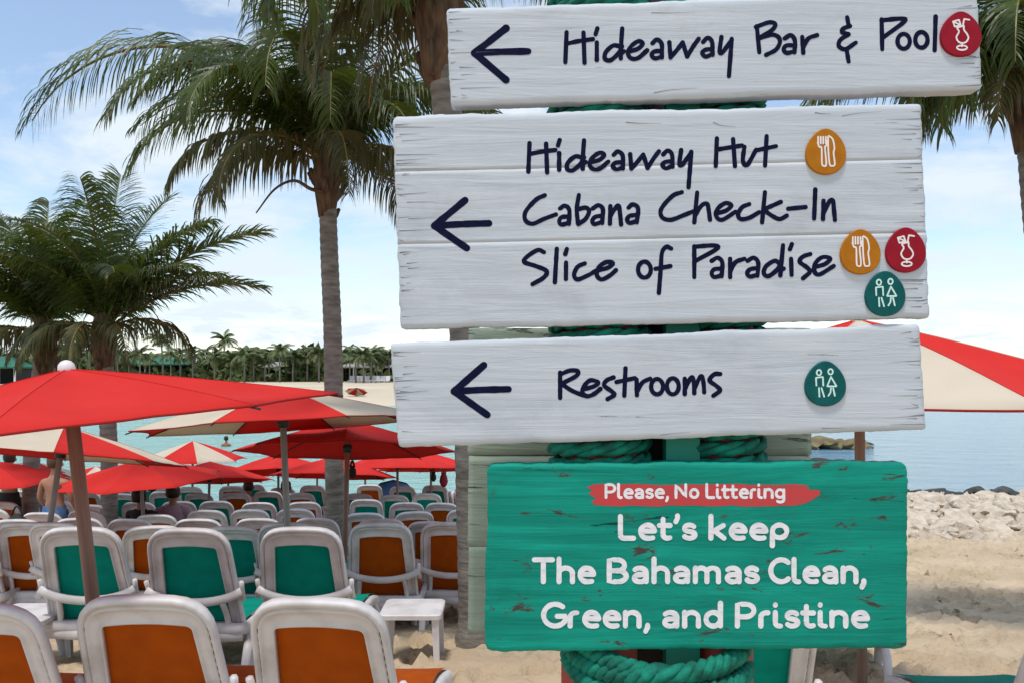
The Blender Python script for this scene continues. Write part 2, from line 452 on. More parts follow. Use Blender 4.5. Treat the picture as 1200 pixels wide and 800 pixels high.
for _ in range(9000):
    y = rr.uniform(16.9, 27.0)
    x = rr.uniform(6.4, 17.6)
    edge = 17.4 + 0.8 * mnoise.noise((x * 0.5, 3, 3)) + (0.9 if x > 9.5 else 0.0)
    if y < edge or x < 4.6 + (y - 17) * 0.35: continue
    s = rr.choice((rr.uniform(0.13, 0.24), rr.uniform(0.2, 0.34), rr.uniform(0.3, 0.48))) * (0.7 if y < 18.4 else 1.0)
    if any((x - a) ** 2 + (y - b) ** 2 < (0.62 * (s + c)) ** 2 for a, b, c in placed): continue
    placed.append((x, y, s))
    wet = y > 25.5
    z = max(bank_z(x, y), WATER + (-0.02 if wet else 0.02)) + rr.uniform(-0.05, 0.06)
    o = obj('wet_rock' if wet else 'limestone_rock', rr.choice(wet_m if wet else rock_m), loc=(x, y, z))
    o.rotation_euler = (rr.uniform(-0.3, 0.3), rr.uniform(-0.3, 0.3), rr.uniform(0, 6.28))
    sc = s * (1.1 if wet else 1.0)
    o.scale = (sc * rr.uniform(0.95, 1.35), sc * rr.uniform(0.8, 1.1), sc * rr.uniform(0.8, 1.1))
    if wet: tag(o, 'dark wet rock along the waterline behind the pale rock bank', 'rock', 'dark wet rocks at the waterline')
    else: tag(o, 'pale limestone rock in the bank between the sand and the sea', 'rock', 'pale rocks of the bank by the sea')
    cnt += 1
    if cnt >= 345: break
# pebbly fill between the boulders of the bank
fill = MB()
for _ in range(2600):
    y = rr.uniform(16.8, 26.6); x = rr.uniform(4.6, 19)
    if x < 4.6 + (y - 17) * 0.35: continue
    z = bank_z(x, y) - 0.06; s = rr.uniform(0.07, 0.2)
    c = Vector((x, y, z)); v = []
    for d in ((1, 0, 0), (-1, 0, 0), (0, 1, 0), (0, -1, 0), (0, 0, 1), (0, 0, -1)):
        v.append(c + Vector(d) * s * rr.uniform(0.6, 1.2) + Vector((rr.uniform(-.3, .3), rr.uniform(-.3, .3), rr.uniform(-.2, .2))) * s)
    fill.add(v, [(0, 2, 4), (2, 1, 4), (1, 3, 4), (3, 0, 4), (2, 0, 5), (1, 2, 5), (3, 1, 5), (0, 3, 5)])
tag(obj('rubble', fill.mesh('rubble', M['rock'])), 'small pale rubble filling the gaps of the rock bank', 'rubble', kind='stuff')
# low mossy point out in the water
for i in range(46):
    t = rr.random()
    x = 10.5 + 8.2 * t + rr.uniform(-0.4, 0.4); y = 44 + rr.uniform(-1.6, 2.2)
    h = 0.95 * (1 - t ** 1.6)
    s = rr.uniform(0.5, 0.9) * (1 - 0.45 * t)
    o = obj('mossy_rock', rr.choice(moss_m), loc=(x, y, WATER + h * rr.uniform(0.2, 0.75) - 0.02))
    o.rotation_euler = (0, 0, rr.uniform(0, 6.28)); o.scale = (s * 1.3, s, s)
    tag(o, 'olive brown mossy rock of the low point out in the water', 'rock', 'mossy rocks of the low point')
o = obj('wet_rock', wet_m[1], loc=(13.3, 36.5, WATER - 0.05)); o.scale = (0.75, 0.5, 0.42)
tag(o, 'lone dark brown rock in the water nearer than the mossy point', 'rock')

# ------------------------------------------------------------------ palms
def frond_mesh(name, length, el0, bend, seed, leaf=0.62, pairs=62, m=None, rach=None, droop=0.75, side=0.0, wid=0.0145, power=1.25, sweep=0.35):
    """arching rachis along +X, leaflets on both sides; gravity is -Z"""
    r = random.Random(seed)
    N = 40
    pts = [Vector((0, 0, 0))]; dirs = []
    for i in range(N):
        s = (i + 0.5) / N
        e = el0 - bend * s ** power
        yaw = side * s * s
        d = Vector((math.cos(e) * math.cos(yaw), math.cos(e) * math.sin(yaw), math.sin(e)))
        dirs.append(d); pts.append(pts[-1] + d * (length / N))
    dirs.append(dirs[-1])
    v = []; f = []; mi = []
    b = MB()
    b.tube(pts[::2], [0.034 * (1 - 0.9 * (i * 2 / N)) * (length / 3.5) + 0.003 for i in range(len(pts[::2]))], 5)
    v += b.v; f += b.f; mi += [1] * len(b.f)
    for k in range(pairs):
        s = 0.13 + 0.87 * (k / (pairs - 1)) ** 0.95
        q = min(s * N, N - 1e-3); i = int(q); fr = q - i
        p = pts[i].lerp(pts[i + 1], fr); t = dirs[i]
        sidev = Vector((0, 0, 1)).cross(t)
        if sidev.length < 1e-4: sidev = Vector((0, 1, 0))
        sidev.normalize()
        upv = t.cross(sidev).normalized()
        ll = leaf * (0.35 + 0.65 * math.sin(math.pi * min(1, (0.12 + s * 0.86)) ** 0.8)) * r.uniform(0.88, 1.1)
        for sg in (-1, 1):
            if r.random() < 0.03: continue
            sw = sweep + 0.5 * s + r.uniform(-0.16, 0.16)
            d0 = (sidev * sg * math.cos(sw) + t * math.sin(sw) + upv * (0.22 + r.uniform(-0.22, 0.22))).normalized()
            dd = droop * r.uniform(0.75, 1.3)
            w0 = wid * r.uniform(0.8, 1.15)
            c = [p]; d = d0.copy()
            for seg in range(5):
                d = (d + Vector((0, 0, -1)) * dd * (0.10 + 0.16 * seg)).normalized()
                c.append(c[-1] + d * ll / 5)
            base = len(v)
            wv_ = t.cross(d0).normalized() if False else (t * 0.8 + upv * 0.35 * sg).normalized()
            for seg, ww in zip(range(6), (0.6, 0.95, 1.0, 0.85, 0.55, 0.06)):
                v.append(c[seg] - wv_ * w0 * ww); v.append(c[seg] + wv_ * w0 * ww)
            for seg in range(5):
                f.append((base + seg * 2, base + seg * 2 + 1, base + seg * 2 + 3, base + seg * 2 + 2)); mi.append(0)
    me = mesh(name, v, f, [m or M['frond'], rach or M['rachis']])
    me.polygons.foreach_set('material_index', mi)
    me.update()
    return me

def trunk_part(root, path, r0, r1, seed, name='trunk'):
    b = MB()
    pts = catmull(path, 30)
    n = len(pts); rad = []
    L_ = 0
    for i, p in enumerate(pts):
        t = i / (n - 1)
        if i: L_ += float(np.linalg.norm(pts[i] - pts[i - 1]))
        ring = 0.075 * (1 - 2 * abs(((L_ / 0.115) % 1) - 0.5))
        rad.append((r0 + (r1 - r0) * t) * (1 + ring + 0.03 * mnoise.noise((L_ * 3, seed, 0))) * (1 + 0.45 * max(0, 0.06 - t) / 0.06))
    b.tube([Vector(p) for p in pts], rad, 14)
    return obj(name, b.mesh(name, M['palm_trunk'], True), root)

def palm(name, base, path, r0, r1, fronds, label, group='palm trees', sheath=True, seed=1):
    """fronds: (azimuth deg, elevation deg, bend deg, length, kind, side)"""
    root = empty(name, base)
    tag(root, label, 'palm tree', group)
    trunk_part(root, path, r0, r1, seed)
    top = Vector(path[-1])
    if sheath:   # fibrous crown shaft with old leaf bases
        b = MB(); r = random.Random(seed)
        prof = [(r1 * 1.0, -0.55), (r1 * 1.35, -0.3), (r1 * 1.7, -0.05), (r1 * 1.5, 0.25), (r1 * 0.9, 0.5), (r1 * 0.2, 0.65)]
        b.lathe(prof, 14, top)
        for k in range(16):
            a = r.uniform(0, 6.28); z = r.uniform(-0.55, 0.15)
            d = Vector((math.cos(a), math.sin(a), 0))
            p0 = top + d * r1 * 0.9 + Vector((0, 0, z))
            p1 = p0 + d * r.uniform(0.06, 0.18) + Vector((0, 0, r.uniform(0.12, 0.3)))
            b.tube([p0, (p0 + p1) / 2 + Vector((0, 0, -0.02)), p1], [0.05, 0.045, 0.025], 5)
        obj('crown_shaft', b.mesh('crown_shaft', M['palm_fibre'], True), root)
    for i, fr in enumerate(fronds):
        az, el, bend, ln, kind, side = fr[:6]
        if seed in (13, 14) and kind == 'g': el, bend = min(86, el + 6), bend * 0.82
        leaf = fr[6] if len(fr) > 6 else 0.86
        m, rc, dr = {'g': (M['frond'], M['rachis'], 1.0), 'u': (M['frond'], M['rachis'], 0.3), 'o': (M['frond_old'], M['rachis_orange'], 1.7), 'd': (M['frond_dead'], M['frond_dead'], 1.6)}[kind]
        me = frond_mesh('frond', ln, R(el), R(bend), seed * 100 + i, leaf=leaf * (ln / 3.4) ** 0.5, m=m, rach=rc, droop=dr * (0.7 if seed in (13, 14) and kind == 'g' else 1.0), side=side, pairs=int(112 * min(1.15, (ln / 3.2) ** 0.7)))
        o = obj('frond', me, root, loc=top + Vector((0, 0, 0.12)))
        o.rotation_euler = (0, 0, R(az))
        if kind == 'd': o['label'] = 'withered brown frond hanging down'
    return root

def ring_fronds(n, el, bend, ln, kind, seed, a0=0, jit=14):
    r = random.Random(seed)
    return [(a0 + 360 / n * i + r.uniform(-jit, jit), el + r.uniform(-7, 7), bend + r.uniform(-10, 10), ln * r.uniform(0.88, 1.1), kind, r.uniform(-0.4, 0.4)) for i in range(n)]

# tall palm between the umbrellas: azimuth 0 = right (+X), 90 = away, 180 = left, 270 = towards the camera
bt = P(396, 0, 11.0); gz = ground(11.0)
base = Vector((bt.x, 11.0, gz - 0.1))
def local(px, py, D, b): return P(px, py, D) - b
path = [Vector((0, 0, 0)), local(392, 560, 11, base), local(390, 400, 11, base), local(386, 300, 11, base), local(383, 205, 11, base)]
fr = [(180, 64, 126, 4.8, 'g', 0.0, 0.9),          # long arching frond to the left
      (200, 74, 135, 3.0, 'g', 0.1), (188, 50, 120, 2.9, 'g', 0.1), (165, 56, 95, 3.2, 'g', 0.1), (215, 62, 130, 3.3, 'g', 0.1), (150, 74, 90, 3.6, 'g', 0.0),
      (238, 66, 150, 3.0, 'g', 0.1), (262, 78, 160, 3.2, 'g', 0.2), (285, 66, 150, 2.7, 'g', -0.1), (120, 70, 100, 3.4, 'g', 0.1),
      (95, 80, 70, 3.6, 'g', 0.1), (70, 72, 100, 3.2, 'g', 0.1), (45, 68, 100, 3.3, 'g', 0.0), (20, 64, 110, 3.1, 'g', 0.1), (0, 70, 95, 3.4, 'g', 0.0),
      (338, 62, 130, 2.8, 'g', 0.1), (315, 58, 150, 2.5, 'g', 0.0), (185, 84, 60, 3.7, 'g', 0.0), (350, 82, 60, 3.6, 'g', 0.0), (270, 84, 110, 3.4, 'g', 0.0),
      (205, 36, 110, 2.3, 'o', 0.2), (235, 32, 125, 2.2, 'o', 0.0), (330, 28, 120, 2.1, 'o', 0.2), (10, 30, 110, 2.3, 'o', 0.0), (290, 34, 130, 2.1, 'o', 0.1), (170, 30, 110, 2.2, 'o', 0.1), (60, 30, 110, 2.2, 'o', 0.1)]
pal1 = palm('coconut_palm', base, path, 0.122, 0.108, fr, 'tall palm with ringed grey trunk rising between the red umbrellas', seed=11)
# curled bare stalk on the same palm's left side
sb = MB()
sb.tube([Vector(p) for p in catmull([P(384, 225, 10.9), P(365, 222, 10.8), P(345, 212, 10.7), P(322, 222, 10.7), P(300, 250, 10.7)], 6)], [0.03 - 0.0009 * i for i in range(25)], 6)
o = obj('flower_stalk', sb.mesh('flower_stalk', M['palm_fibre'], True), pal1); o.location = -base

# palm right behind the sign
b2 = P(556, 0, 7.0); base2 = Vector((b2.x, 7.0, ground(7.0) - 0.1))
path2 = [Vector((0, 0, 0)), local(553, 600, 7, base2), local(545, 400, 7, base2), local(530, 200, 7, base2), local(514, 20, 7, base2)]
fr2 = [(200, 50, 150, 1.9, 'g', 0.3, 0.7), (230, 48, 160, 1.9, 'g', 0.1, 0.7), (260, 52, 170, 1.8, 'g', 0.0, 0.7), (175, 70, 120, 2.8, 'g', 0.0), (150, 60, 120, 2.6, 'g', 0.0), (120, 66, 110, 2.8, 'g', 0.1), (90, 60, 110, 2.6, 'g', 0), (60, 64, 100, 2.8, 'g', 0),
       (30, 62, 110, 2.8, 'g', 0), (5, 68, 110, 2.8, 'g', 0.1), (340, 60, 120, 2.6, 'g', 0), (300, 66, 110, 2.8, 'g', 0.1), (275, 76, 100, 3.0, 'g', 0), (215, 75, 110, 3.0, 'g', 0.1),
       (190, 30, 130, 1.5, 'o', 0.1), (160, 26, 120, 1.5, 'o', 0), (235, 24, 110, 1.0, 'o', 0), (130, 20, 110, 1.5, 'o', 0)]
palm('coconut_palm', base2, path2, 0.125, 0.115, fr2, 'palm with rough brown trunk standing right behind the sign boards', seed=12)

# two shorter palms on the left
for k, (bx_, tx, ty, D, lab, rs) in enumerate(((127, 122, 398, 14.0, 'short bushy palm, right one of the pair beyond the big red umbrella', 3), (36, 52, 402, 14.6, 'short bushy palm, left one of the pair at the left edge', 5))):
    bb = P(bx_, 0, D); bb = Vector((bb.x, D, ground(D) - 0.1))
    pth = [Vector((0, 0, 0)), local(bx_ + 1, 540, D, bb), local((bx_ + tx) / 2, 460, D, bb), local(tx, ty, D, bb)]
    if k == 0:
        f3 = [(4, 54, 46, 3.1, 'u', 0.0, 1.0), (12, 42, 55, 2.7, 'u', 0.1, 1.0), (350, 44, 70, 2.3, 'g', 0.1, 0.9), (355, 62, 60, 2.6, 'g', 0.1), (335, 52, 85, 2.3, 'g', 0.0), (25, 66, 60, 2.6, 'g', 0.1),
              (60, 80, 40, 2.8, 'u', 0), (100, 84, 30, 3.0, 'u', 0), (140, 74, 60, 2.7, 'u', 0), (180, 66, 85, 2.6, 'g', 0), (215, 64, 110, 2.4, 'g', 0.1), (250, 76, 110, 2.6, 'g', 0),
              (280, 82, 80, 2.8, 'g', 0.1), (300, 62, 120, 2.2, 'g', 0), (160, 50, 90, 2.2, 'g', 0), (80, 60, 80, 2.5, 'g', 0),
              (345, 30, 90, 1.8, 'o', 0.1), (310, 26, 110, 1.6, 'o', 0), (270, 28, 120, 1.5, 'o', 0), (225, 26, 110, 1.6, 'o', 0.1), (190, 28, 100, 1.7, 'o', 0)]
    else:
        f3 = [(178, 62, 75, 2.8, 'g', 0), (150, 72, 60, 2.8, 'g', 0), (115, 78, 50, 2.8, 'g', 0), (80, 78, 45, 2.8, 'g', 0), (50, 70, 60, 2.5, 'g', 0), (20, 66, 80, 2.3, 'g', 0.1), (350, 62, 95, 2.2, 'g', 0),
              (320, 66, 110, 2.3, 'g', 0), (285, 76, 100, 2.5, 'g', 0.1), (250, 72, 110, 2.4, 'g', 0), (215, 64, 105, 2.5, 'g', 0.1), (195, 54, 95, 2.5, 'g', 0), (165, 48, 90, 2.4, 'g', 0),
              (300, 28, 110, 1.6, 'o', 0), (250, 26, 115, 1.6, 'o', 0), (210, 28, 110, 1.7, 'o', 0), (340, 24, 100, 1.5, 'o', 0)]
    palm('coconut_palm', bb, pth, 0.13, 0.12, f3, lab, seed=13 + k)

# palm at the right edge
b5 = P(1246, 0, 8.0); base5 = Vector((b5.x, 8.0, ground(8.0) - 0.1))
path5 = [Vector((0, 0, 0)), local(1240, 550, 8, base5), local(1226, 350, 8, base5), local(1214, 230, 8, base5), local(1206, 110, 8, base5)]
fr5 = [(180, 46, 118, 2.3, 'g', 0.1, 0.9), (172, 34, 105, 2.6, 'g', 0.0, 0.9), (186, 40, 140, 1.6, 'g', 0.0, 0.9), (200, 30, 130, 1.5, 'g', 0.0, 0.9), (195, 52, 150, 1.9, 'g', 0.1), (215, 46, 150, 1.7, 'g', 0), (160, 60, 100, 2.8, 'g', 0), (235, 56, 150, 2.0, 'g', 0),
       (140, 64, 100, 2.8, 'g', 0), (110, 66, 90, 2.8, 'g', 0), (75, 64, 100, 2.8, 'g', 0), (40, 60, 100, 2.8, 'g', 0), (10, 62, 100, 2.8, 'g', 0), (340, 60, 110, 2.6, 'g', 0), (305, 64, 120, 2.4, 'g', 0), (270, 62, 150, 2.2, 'g', 0),
       (200, 74, 110, 2.8, 'g', 0), (255, 78, 110, 2.8, 'g', 0.1), (185, 20, 110, 1.5, 'o', 0), (225, 16, 105, 1.3, 'o', 0), (260, 20, 110, 1.3, 'o', 0), (150, 20, 110, 1.6, 'o', 0)]
palm('coconut_palm', base5, path5, 0.125, 0.12, fr5, 'palm at the right edge of the photo beside the top sign', seed=17)

# far palms, shrubs and buildings across the bay
def far_palm_meshes(seed, h):
    r = random.Random(seed)
    b = MB()
    lean = r.uniform(-0.6, 0.6)
    b.tube([(0, 0, -0.5), (lean * 0.2, 0, h * 0.4), (lean * 0.6, 0, h * 0.75), (lean, 0, h)], [0.24, 0.2, 0.17, 0.16], 6)
    v = []; f = []
    for k in range(24):
        a = k * 2.4 + r.uniform(-0.3, 0.3); e0 = r.uniform(-0.1, 1.35); bend = r.uniform(1.2, 1.9); ln = r.uniform(3.0, 4.4)
        p = Vector((lean, 0, h)); N = 9
        for i in range(N):
            s = i / N; e = e0 - bend * s ** 1.2
            d = Vector((math.cos(a) * math.cos(e), math.sin(a) * math.cos(e), math.sin(e)))
            sd_ = Vector((-math.sin(a), math.cos(a), 0))
            q = p + d * ln / N
            if i > 0:
                for sg in (-1, 1):
                    for u in (0.0, 0.5):
                        pp = p.lerp(q, u)
                        ll = 1.15 * math.sin(math.pi * (0.12 + 0.8 * s)) * r.uniform(0.8, 1.15)
                        tip = pp + sd_ * sg * ll * 0.72 + d * ll * 0.45 + Vector((0, 0, -0.5 * ll))
                        n0 = len(v)
                        v += [pp, pp + d * 0.26, tip]; f.append((n0, n0 + 1, n0 + 2))
            n0 = len(v)
            v += [p - sd_ * 0.05, p + sd_ * 0.05, q + sd_ * 0.04, q - sd_ * 0.04]; f.append((n0, n0 + 1, n0 + 2, n0 + 3))
            p = q
    return b.mesh('trunk', M['palm_trunk'], True), mesh('crown', v, f, M['far_frond'])
far_set = [far_palm_meshes(40 + i, h) for i, h in enumerate((7.0, 8.2, 6.2, 9.0, 7.6))]
fr_ = random.Random(5)
far_x = [-2, 14, 30, 47, 66, 84, 103, 140, 152, 165, 178, 190, 203, 214, 226, 238, 249, 262, 273, 284, 296, 307, 318, 330, 341, 350, 362, 371, 402, 409, 417, 425, 433, 441, 449, 457, 466, 476, 490, 503, 520, 536]
ordn = ['first', 'second', 'third', 'fourth', 'fifth', 'sixth', 'seventh', 'eighth', 'ninth', 'tenth', 'eleventh', 'twelfth', 'thirteenth', 'fourteenth', 'fifteenth', 'sixteenth', 'seventeenth', 'eighteenth', 'nineteenth', 'twentieth']
def ordinal(i):
    tens = ['', '', 'twenty', 'thirty', 'forty', 'fifty']
    if i < 20: return ordn[i]
    n = i + 1
    if n % 10 == 0: return {30: 'thirtieth', 40: 'fortieth', 50: 'fiftieth'}[n]
    return tens[n // 10] + '-' + ordn[n % 10 - 1]
for i, px in enumerate(far_x):
    tall = px in (190, 262)
    D = 226 if tall else fr_.uniform(196, 222)
    tm, cm = far_set[3 if tall else fr_.choice((0, 1, 2, 4))]
    rt = empty('far_palm', P(px + fr_.uniform(-3, 3), 0, D).xy.to_3d() + Vector((0, 0, -0.85)), fr_.uniform(0, 6.28))
    s = 1.2 if tall else fr_.uniform(0.82, 1.08)
    rt.scale = (s, s, s)
    tag(rt, '%s palm from the left in the tree line across the bay' % ordinal(i), 'palm tree', 'palms across the bay')
    obj('trunk', tm, rt); obj('crown', cm, rt)
def bush_mesh(seed):
    r = random.Random(seed); v = []; f = []
    for _ in range(520):
        d = Vector((r.gauss(0, 1), r.gauss(0, 1), abs(r.gauss(0, 1)))).normalized()
        rad = r.uniform(0.6, 1.0) * (1 + 0.3 * mnoise.noise(d * 2 + Vector((seed, 0, 0))))
        c = Vector((d.x * rad * 1.5, d.y * rad, d.z * rad))
        a = Vector((r.gauss(0, 1), r.gauss(0, 1), r.gauss(0, 1))).normalized() * 0.22
        b_ = Vector((r.gauss(0, 1), r.gauss(0, 1), r.gauss(0, 1))).normalized() * 0.14
        n0 = len(v); v += [c - a, c + b_, c + a, c - b_]; f.append((n0, n0 + 1, n0 + 2, n0 + 3))
    return mesh('foliage', v, f, M['bush'])
bush_m = [bush_mesh(70 + i) for i in range(4)]
for i in range(34):
    px = 8 + i * 15 + fr_.uniform(-4, 4)
    if px > 530: break
    D = fr_.uniform(222, 250)
    o = obj('shrub', fr_.choice(bush_m), loc=P(px, 0, D).xy.to_3d() + Vector((0, 0, -1.0)))
    s = fr_.uniform(5.0, 7.6); o.scale = (s, s, s * fr_.uniform(0.95, 1.3)); o.rotation_euler = (0, 0, fr_.uniform(0, 6.28))
    tag(o, '%s dense green shrub from the left behind the palms across the bay' % ordinal(i), 'shrub', 'shrubs across the bay')
def pavilion(x0, x1, D, h, roof, label, posts=6, depth=7, hip=1.6):
    a = P(x0, 0, D).x; c = P(x1, 0, D).x; zb = -0.95
    root = empty('beach_pavilion', ((a + c) / 2, D, zb)); tag(root, label, 'building', 'beach buildings across the bay')
    w = (c - a) / 2
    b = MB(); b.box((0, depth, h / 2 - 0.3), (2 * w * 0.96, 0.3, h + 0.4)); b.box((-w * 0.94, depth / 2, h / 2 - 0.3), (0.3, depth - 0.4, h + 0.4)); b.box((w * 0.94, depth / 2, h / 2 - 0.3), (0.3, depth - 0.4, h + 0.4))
    obj('wall', b.mesh('wall', M['room_shade']), root)
    b = MB(); b.box((0, depth / 2, -0.2), (2 * w, depth + 1, 0.5)); obj('floor_slab', b.mesh('floor_slab', M['wall_grey']), root)
    for i in range(posts):
        b = MB(); b.box((0, 0, h / 2), (0.32, 0.32, h)); obj('post', b.mesh('post', M['cloth_white']), root, loc=(-w * 0.95 + 1.9 * w * i / (posts - 1), 0.1, 0))
    b = MB(); o_ = 0.7
    v = [(-w - o_, -o_, h), (w + o_, -o_, h), (w + o_, depth + o_, h), (-w - o_, depth + o_, h), (-w + depth * 0.45, depth / 2, h + hip), (w - depth * 0.45, depth / 2, h + hip),
         (-w - o_, -o_, h + 0.35), (w + o_, -o_, h + 0.35), (w + o_, depth + o_, h + 0.35), (-w - o_, depth + o_, h + 0.35)]
    b.add(v, [(0, 3, 2, 1), (0, 1, 7, 6), (1, 2, 8, 7), (2, 3, 9, 8), (3, 0, 6, 9), (6, 7, 5, 4), (7, 8, 5), (8, 9, 4, 5), (9, 6, 4)])
    obj('roof', b.mesh('roof', roof), root)
    return root
pavilion(-60, 19, 190, 3.6, M['roof_green'], 'low building with green roof at the left edge across the bay', 5, hip=2.6)
pavilion(105, 214, 232, 4.6, M['roof_green'], 'green roofed building in the trees above the big red umbrella', 6, hip=3.0)
pavilion(298, 372, 226, 3.8, M['roof_grey'], 'grey roofed open pavilion left of the tall palm trunk across the bay', 7)
pavilion(398, 500, 226, 3.8, M['roof_grey'], 'open pavilion with white posts right of the tall palm trunk across the bay', 8)
# small white lounge chairs on the far beach
def far_chair():
    b = MB(); b.box((0, 0.4, 0.42), (0.7, 1.3, 0.12)); b.box((0, -0.35, 0.75), (0.7, 0.14, 0.8), Matrix.Rotation(0.4, 3, 'X'))
    for sx in (-0.28, 0.28):
        for y in (-0.15, 0.9): b.box((sx, y, 0.2), (0.08, 0.08, 0.4))
    return b.mesh('far_lounger', M['white_plastic'])
fc = far_chair()
for i, px in enumerate((412, 418, 424, 430, 436, 442, 448, 454)):
    D = 205; o = obj('far_lounger', fc, loc=(P(px, 0, D).x, D, -0.98)); o.scale = (1.6, 1.6, 1.6); o.rotation_euler = (0, 0, 3.1)
    tag(o, '%s tiny white lounger from the tall palm trunk across the bay' % ordn[i], 'lounger', 'loungers across the bay')

# ------------------------------------------------------------------ loungers
def rounded(corners, rads, npc=6, npe=5):
    pts = []; n = len(corners); arcs = []
    for i in range(n):
        p0, p, p1 = (np.array(corners[i - 1], float), np.array(corners[i], float), np.array(corners[(i + 1) % n], float))
        a = (p0 - p) / np.linalg.norm(p0 - p); b = (p1 - p) / np.linalg.norm(p1 - p)
        r = rads[i]
        s, e = p + a * r, p + b * r
        arcs.append([s * (1 - t) ** 2 + 2 * p * t * (1 - t) + e * t * t for t in np.linspace(0, 1, npc)])
    for i in range(n):
        pts += arcs[i]
        s, e = arcs[i][-1], arcs[(i + 1) % n][0]
        pts += [s + (e - s) * t for t in np.linspace(0, 1, npe + 2)[1:-1]]
    return pts
OUT = rounded([(-0.325, -0.02), (-0.28, 0.75), (0.28, 0.75), (0.325, -0.02)], [0.04, 0.15, 0.15, 0.04])
INN = rounded([(-0.232, 0.02), (-0.19, 0.622), (0.19, 0.622), (0.232, 0.02)], [0.01, 0.025, 0.025, 0.01])
OUT = [np.array((u, v + (0.025 * (1 - (u / 0.3) ** 2) if v > 0.55 else 0))) for u, v in OUT]
INN = [np.array((u, v + (0.018 * (1 - (u / 0.21) ** 2) if v > 0.5 else 0))) for u, v in INN]
PIV = 0.28
def backpt(u, v, d, rec):
    s, c = math.sin(R(rec)), math.cos(R(rec))
    return Vector((u, -s * v - c * d, PIV + c * v - s * d))
def lounger_meshes(rec):
    n = len(OUT)
    prof = [(0.0, -0.02), (0.0, 0.012), (0.05, 0.022), (0.2, 0.022), (0.25, 0.004), (0.29, 0.004), (0.33, 0.015), (0.40, 0.015), (0.46, 0.004), (0.88, 0.0), (0.93, 0.008), (1.0, 0.006), (1.0, -0.02)]
    v = []; f = []
    for t, d in prof:
        for a, b in zip(OUT, INN):
            q = a + (b - a) * t
            v.append(backpt(q[0], q[1], d, rec))
    m = len(prof)
    for i in range(m):
        j = (i + 1) % m
        for k in range(n):
            l = (k + 1) % n
            f.append((i * n + k, i * n + l, j * n + l, j * n + k))
    out = {}
    out['back_frame'] = mesh('back_frame', v, f, M['white_plastic'], True)
    # drain slots in the groove of the frame: narrow dark inserts
    out['slots'] = []
    for sgn in (-1, 1):
        for k in range(13):
            b = MB()
            vv = 0.12 + k * 0.04
            hw = 0.325 - 0.045 * (vv / 0.75) - 0.030
            p0, p1 = backpt(sgn * hw, vv, 0.0066, rec), backpt(sgn * (hw - 0.0014), vv + 0.022, 0.0066, rec)
            b.tube([p0, p1], 0.0027, 4)
            out['slots'].append(b.mesh('slot', M['black_metal']))
    # sling of the back: a sheet across the front of the frame
    def sheet(col):
        g = []; ff = []; nu, nv = 12, 30
        for j in range(nv + 1):
            vv = 0.0 + 0.735 * j / nv
            hw = 0.30 - 0.04 * (vv / 0.75)
            if vv > 0.57: hw -= 0.15 * (1 - math.sqrt(max(0, 1 - ((vv - 0.57) / 0.166) ** 2)))
            for i in range(nu + 1):
                u = -hw + 2 * hw * i / nu
                g.append(backpt(u, vv + (0.02 * (1 - (u / 0.3) ** 2) if vv > 0.6 else 0), -0.026 + 0.004 * math.sin(math.pi * i / nu), rec))
        for j in range(nv):
            for i in range(nu):
                a = j * (nu + 1) + i; ff.append((a, a + 1, a + nu + 2, a + nu + 1))
        return mesh('back_sling', g, ff, col, True)
    out['back_sling_o'] = sheet(M['orange_sling']); out['back_sling_t'] = sheet(M['teal_sling'])
    # bowed bracket behind the back
    b = MB()
    arc = []
    for t in np.linspace(-1, 1, 15):
        arc.append(backpt(0.335 * t, 0.225 + 0.055 * t * t + 0.02 * abs(t) ** 6, 0.03 + 0.03 * (1 - t * t), rec))
    b.tube(arc, 0.024, 8, flat=(1.35, 0.75))
    for sg in (-1, 1):
        p0 = backpt(sg * 0.20, 0.22, 0.05, rec); p1 = backpt(sg * 0.215, 0.10, 0.035, rec); p2 = Vector((sg * 0.225, -0.05, 0.24))
        b.tube([Vector(q) for q in catmull([p0, p1, p2], 4)], 0.021, 7)
        q0 = backpt(sg * 0.33, 0.30, 0.0, rec)
        b.tube([backpt(sg * 0.335, 0.36, 0.005, rec), q0, backpt(sg * 0.34, 0.22, 0.02, rec)], 0.018, 6)
    out['support_bracket'] = b.mesh('support_bracket', M['white_plastic'], True)
    return out
RECS = (24, 29)
LM = {r: lounger_meshes(r) for r in RECS}
# base parts shared by all
b = MB()
loop = rounded([(-0.335, -0.06), (-0.335, 1.10), (0.335, 1.10), (0.335, -0.06)], [0.05, 0.1, 0.1, 0.05], 5, 8)
def seat_z(y): return 0.03 * math.sin(max(0, y) * 2.6) - 0.25 * max(0, y - 0.75) ** 1.5
b.tube([(x, y, 0.265 + seat_z(y)) for x, y in loop], 0.036, 8, closed=True, flat=(1.25, 0.75))
b.tube([(-0.32, -0.05, 0.22), (0, -0.075, 0.205), (0.32, -0.05, 0.22)], 0.032, 8, flat=(1.3, 0.7))
for y in (0.4, 0.8): b.tube([(-0.33, y, 0.25), (0.33, y, 0.25)], 0.02, 6)
LB_frame = b.mesh('seat_frame', M['white_plastic'], True)
def seat_sheet(col):
    g = []; ff = []; nu, nv = 8, 18
    for j in range(nv + 1):
        y = 0.0 + 1.09 * j / nv
        for i in range(nu + 1):
            x = -0.315 + 0.63 * i / nu
            g.append((x, y, 0.295 + seat_z(y) + 0.012 * (x / 0.3) ** 2 + 0.012))
    for j in range(nv):
        for i in range(nu):
            a = j * (nu + 1) + i; ff.append((a, a + 1, a + nu + 2, a + nu + 1))
    return mesh('seat_sling', g, ff, col, True)
LB_seat = {'o': seat_sheet(M['orange_sling']), 't': seat_sheet(M['teal_sling'])}
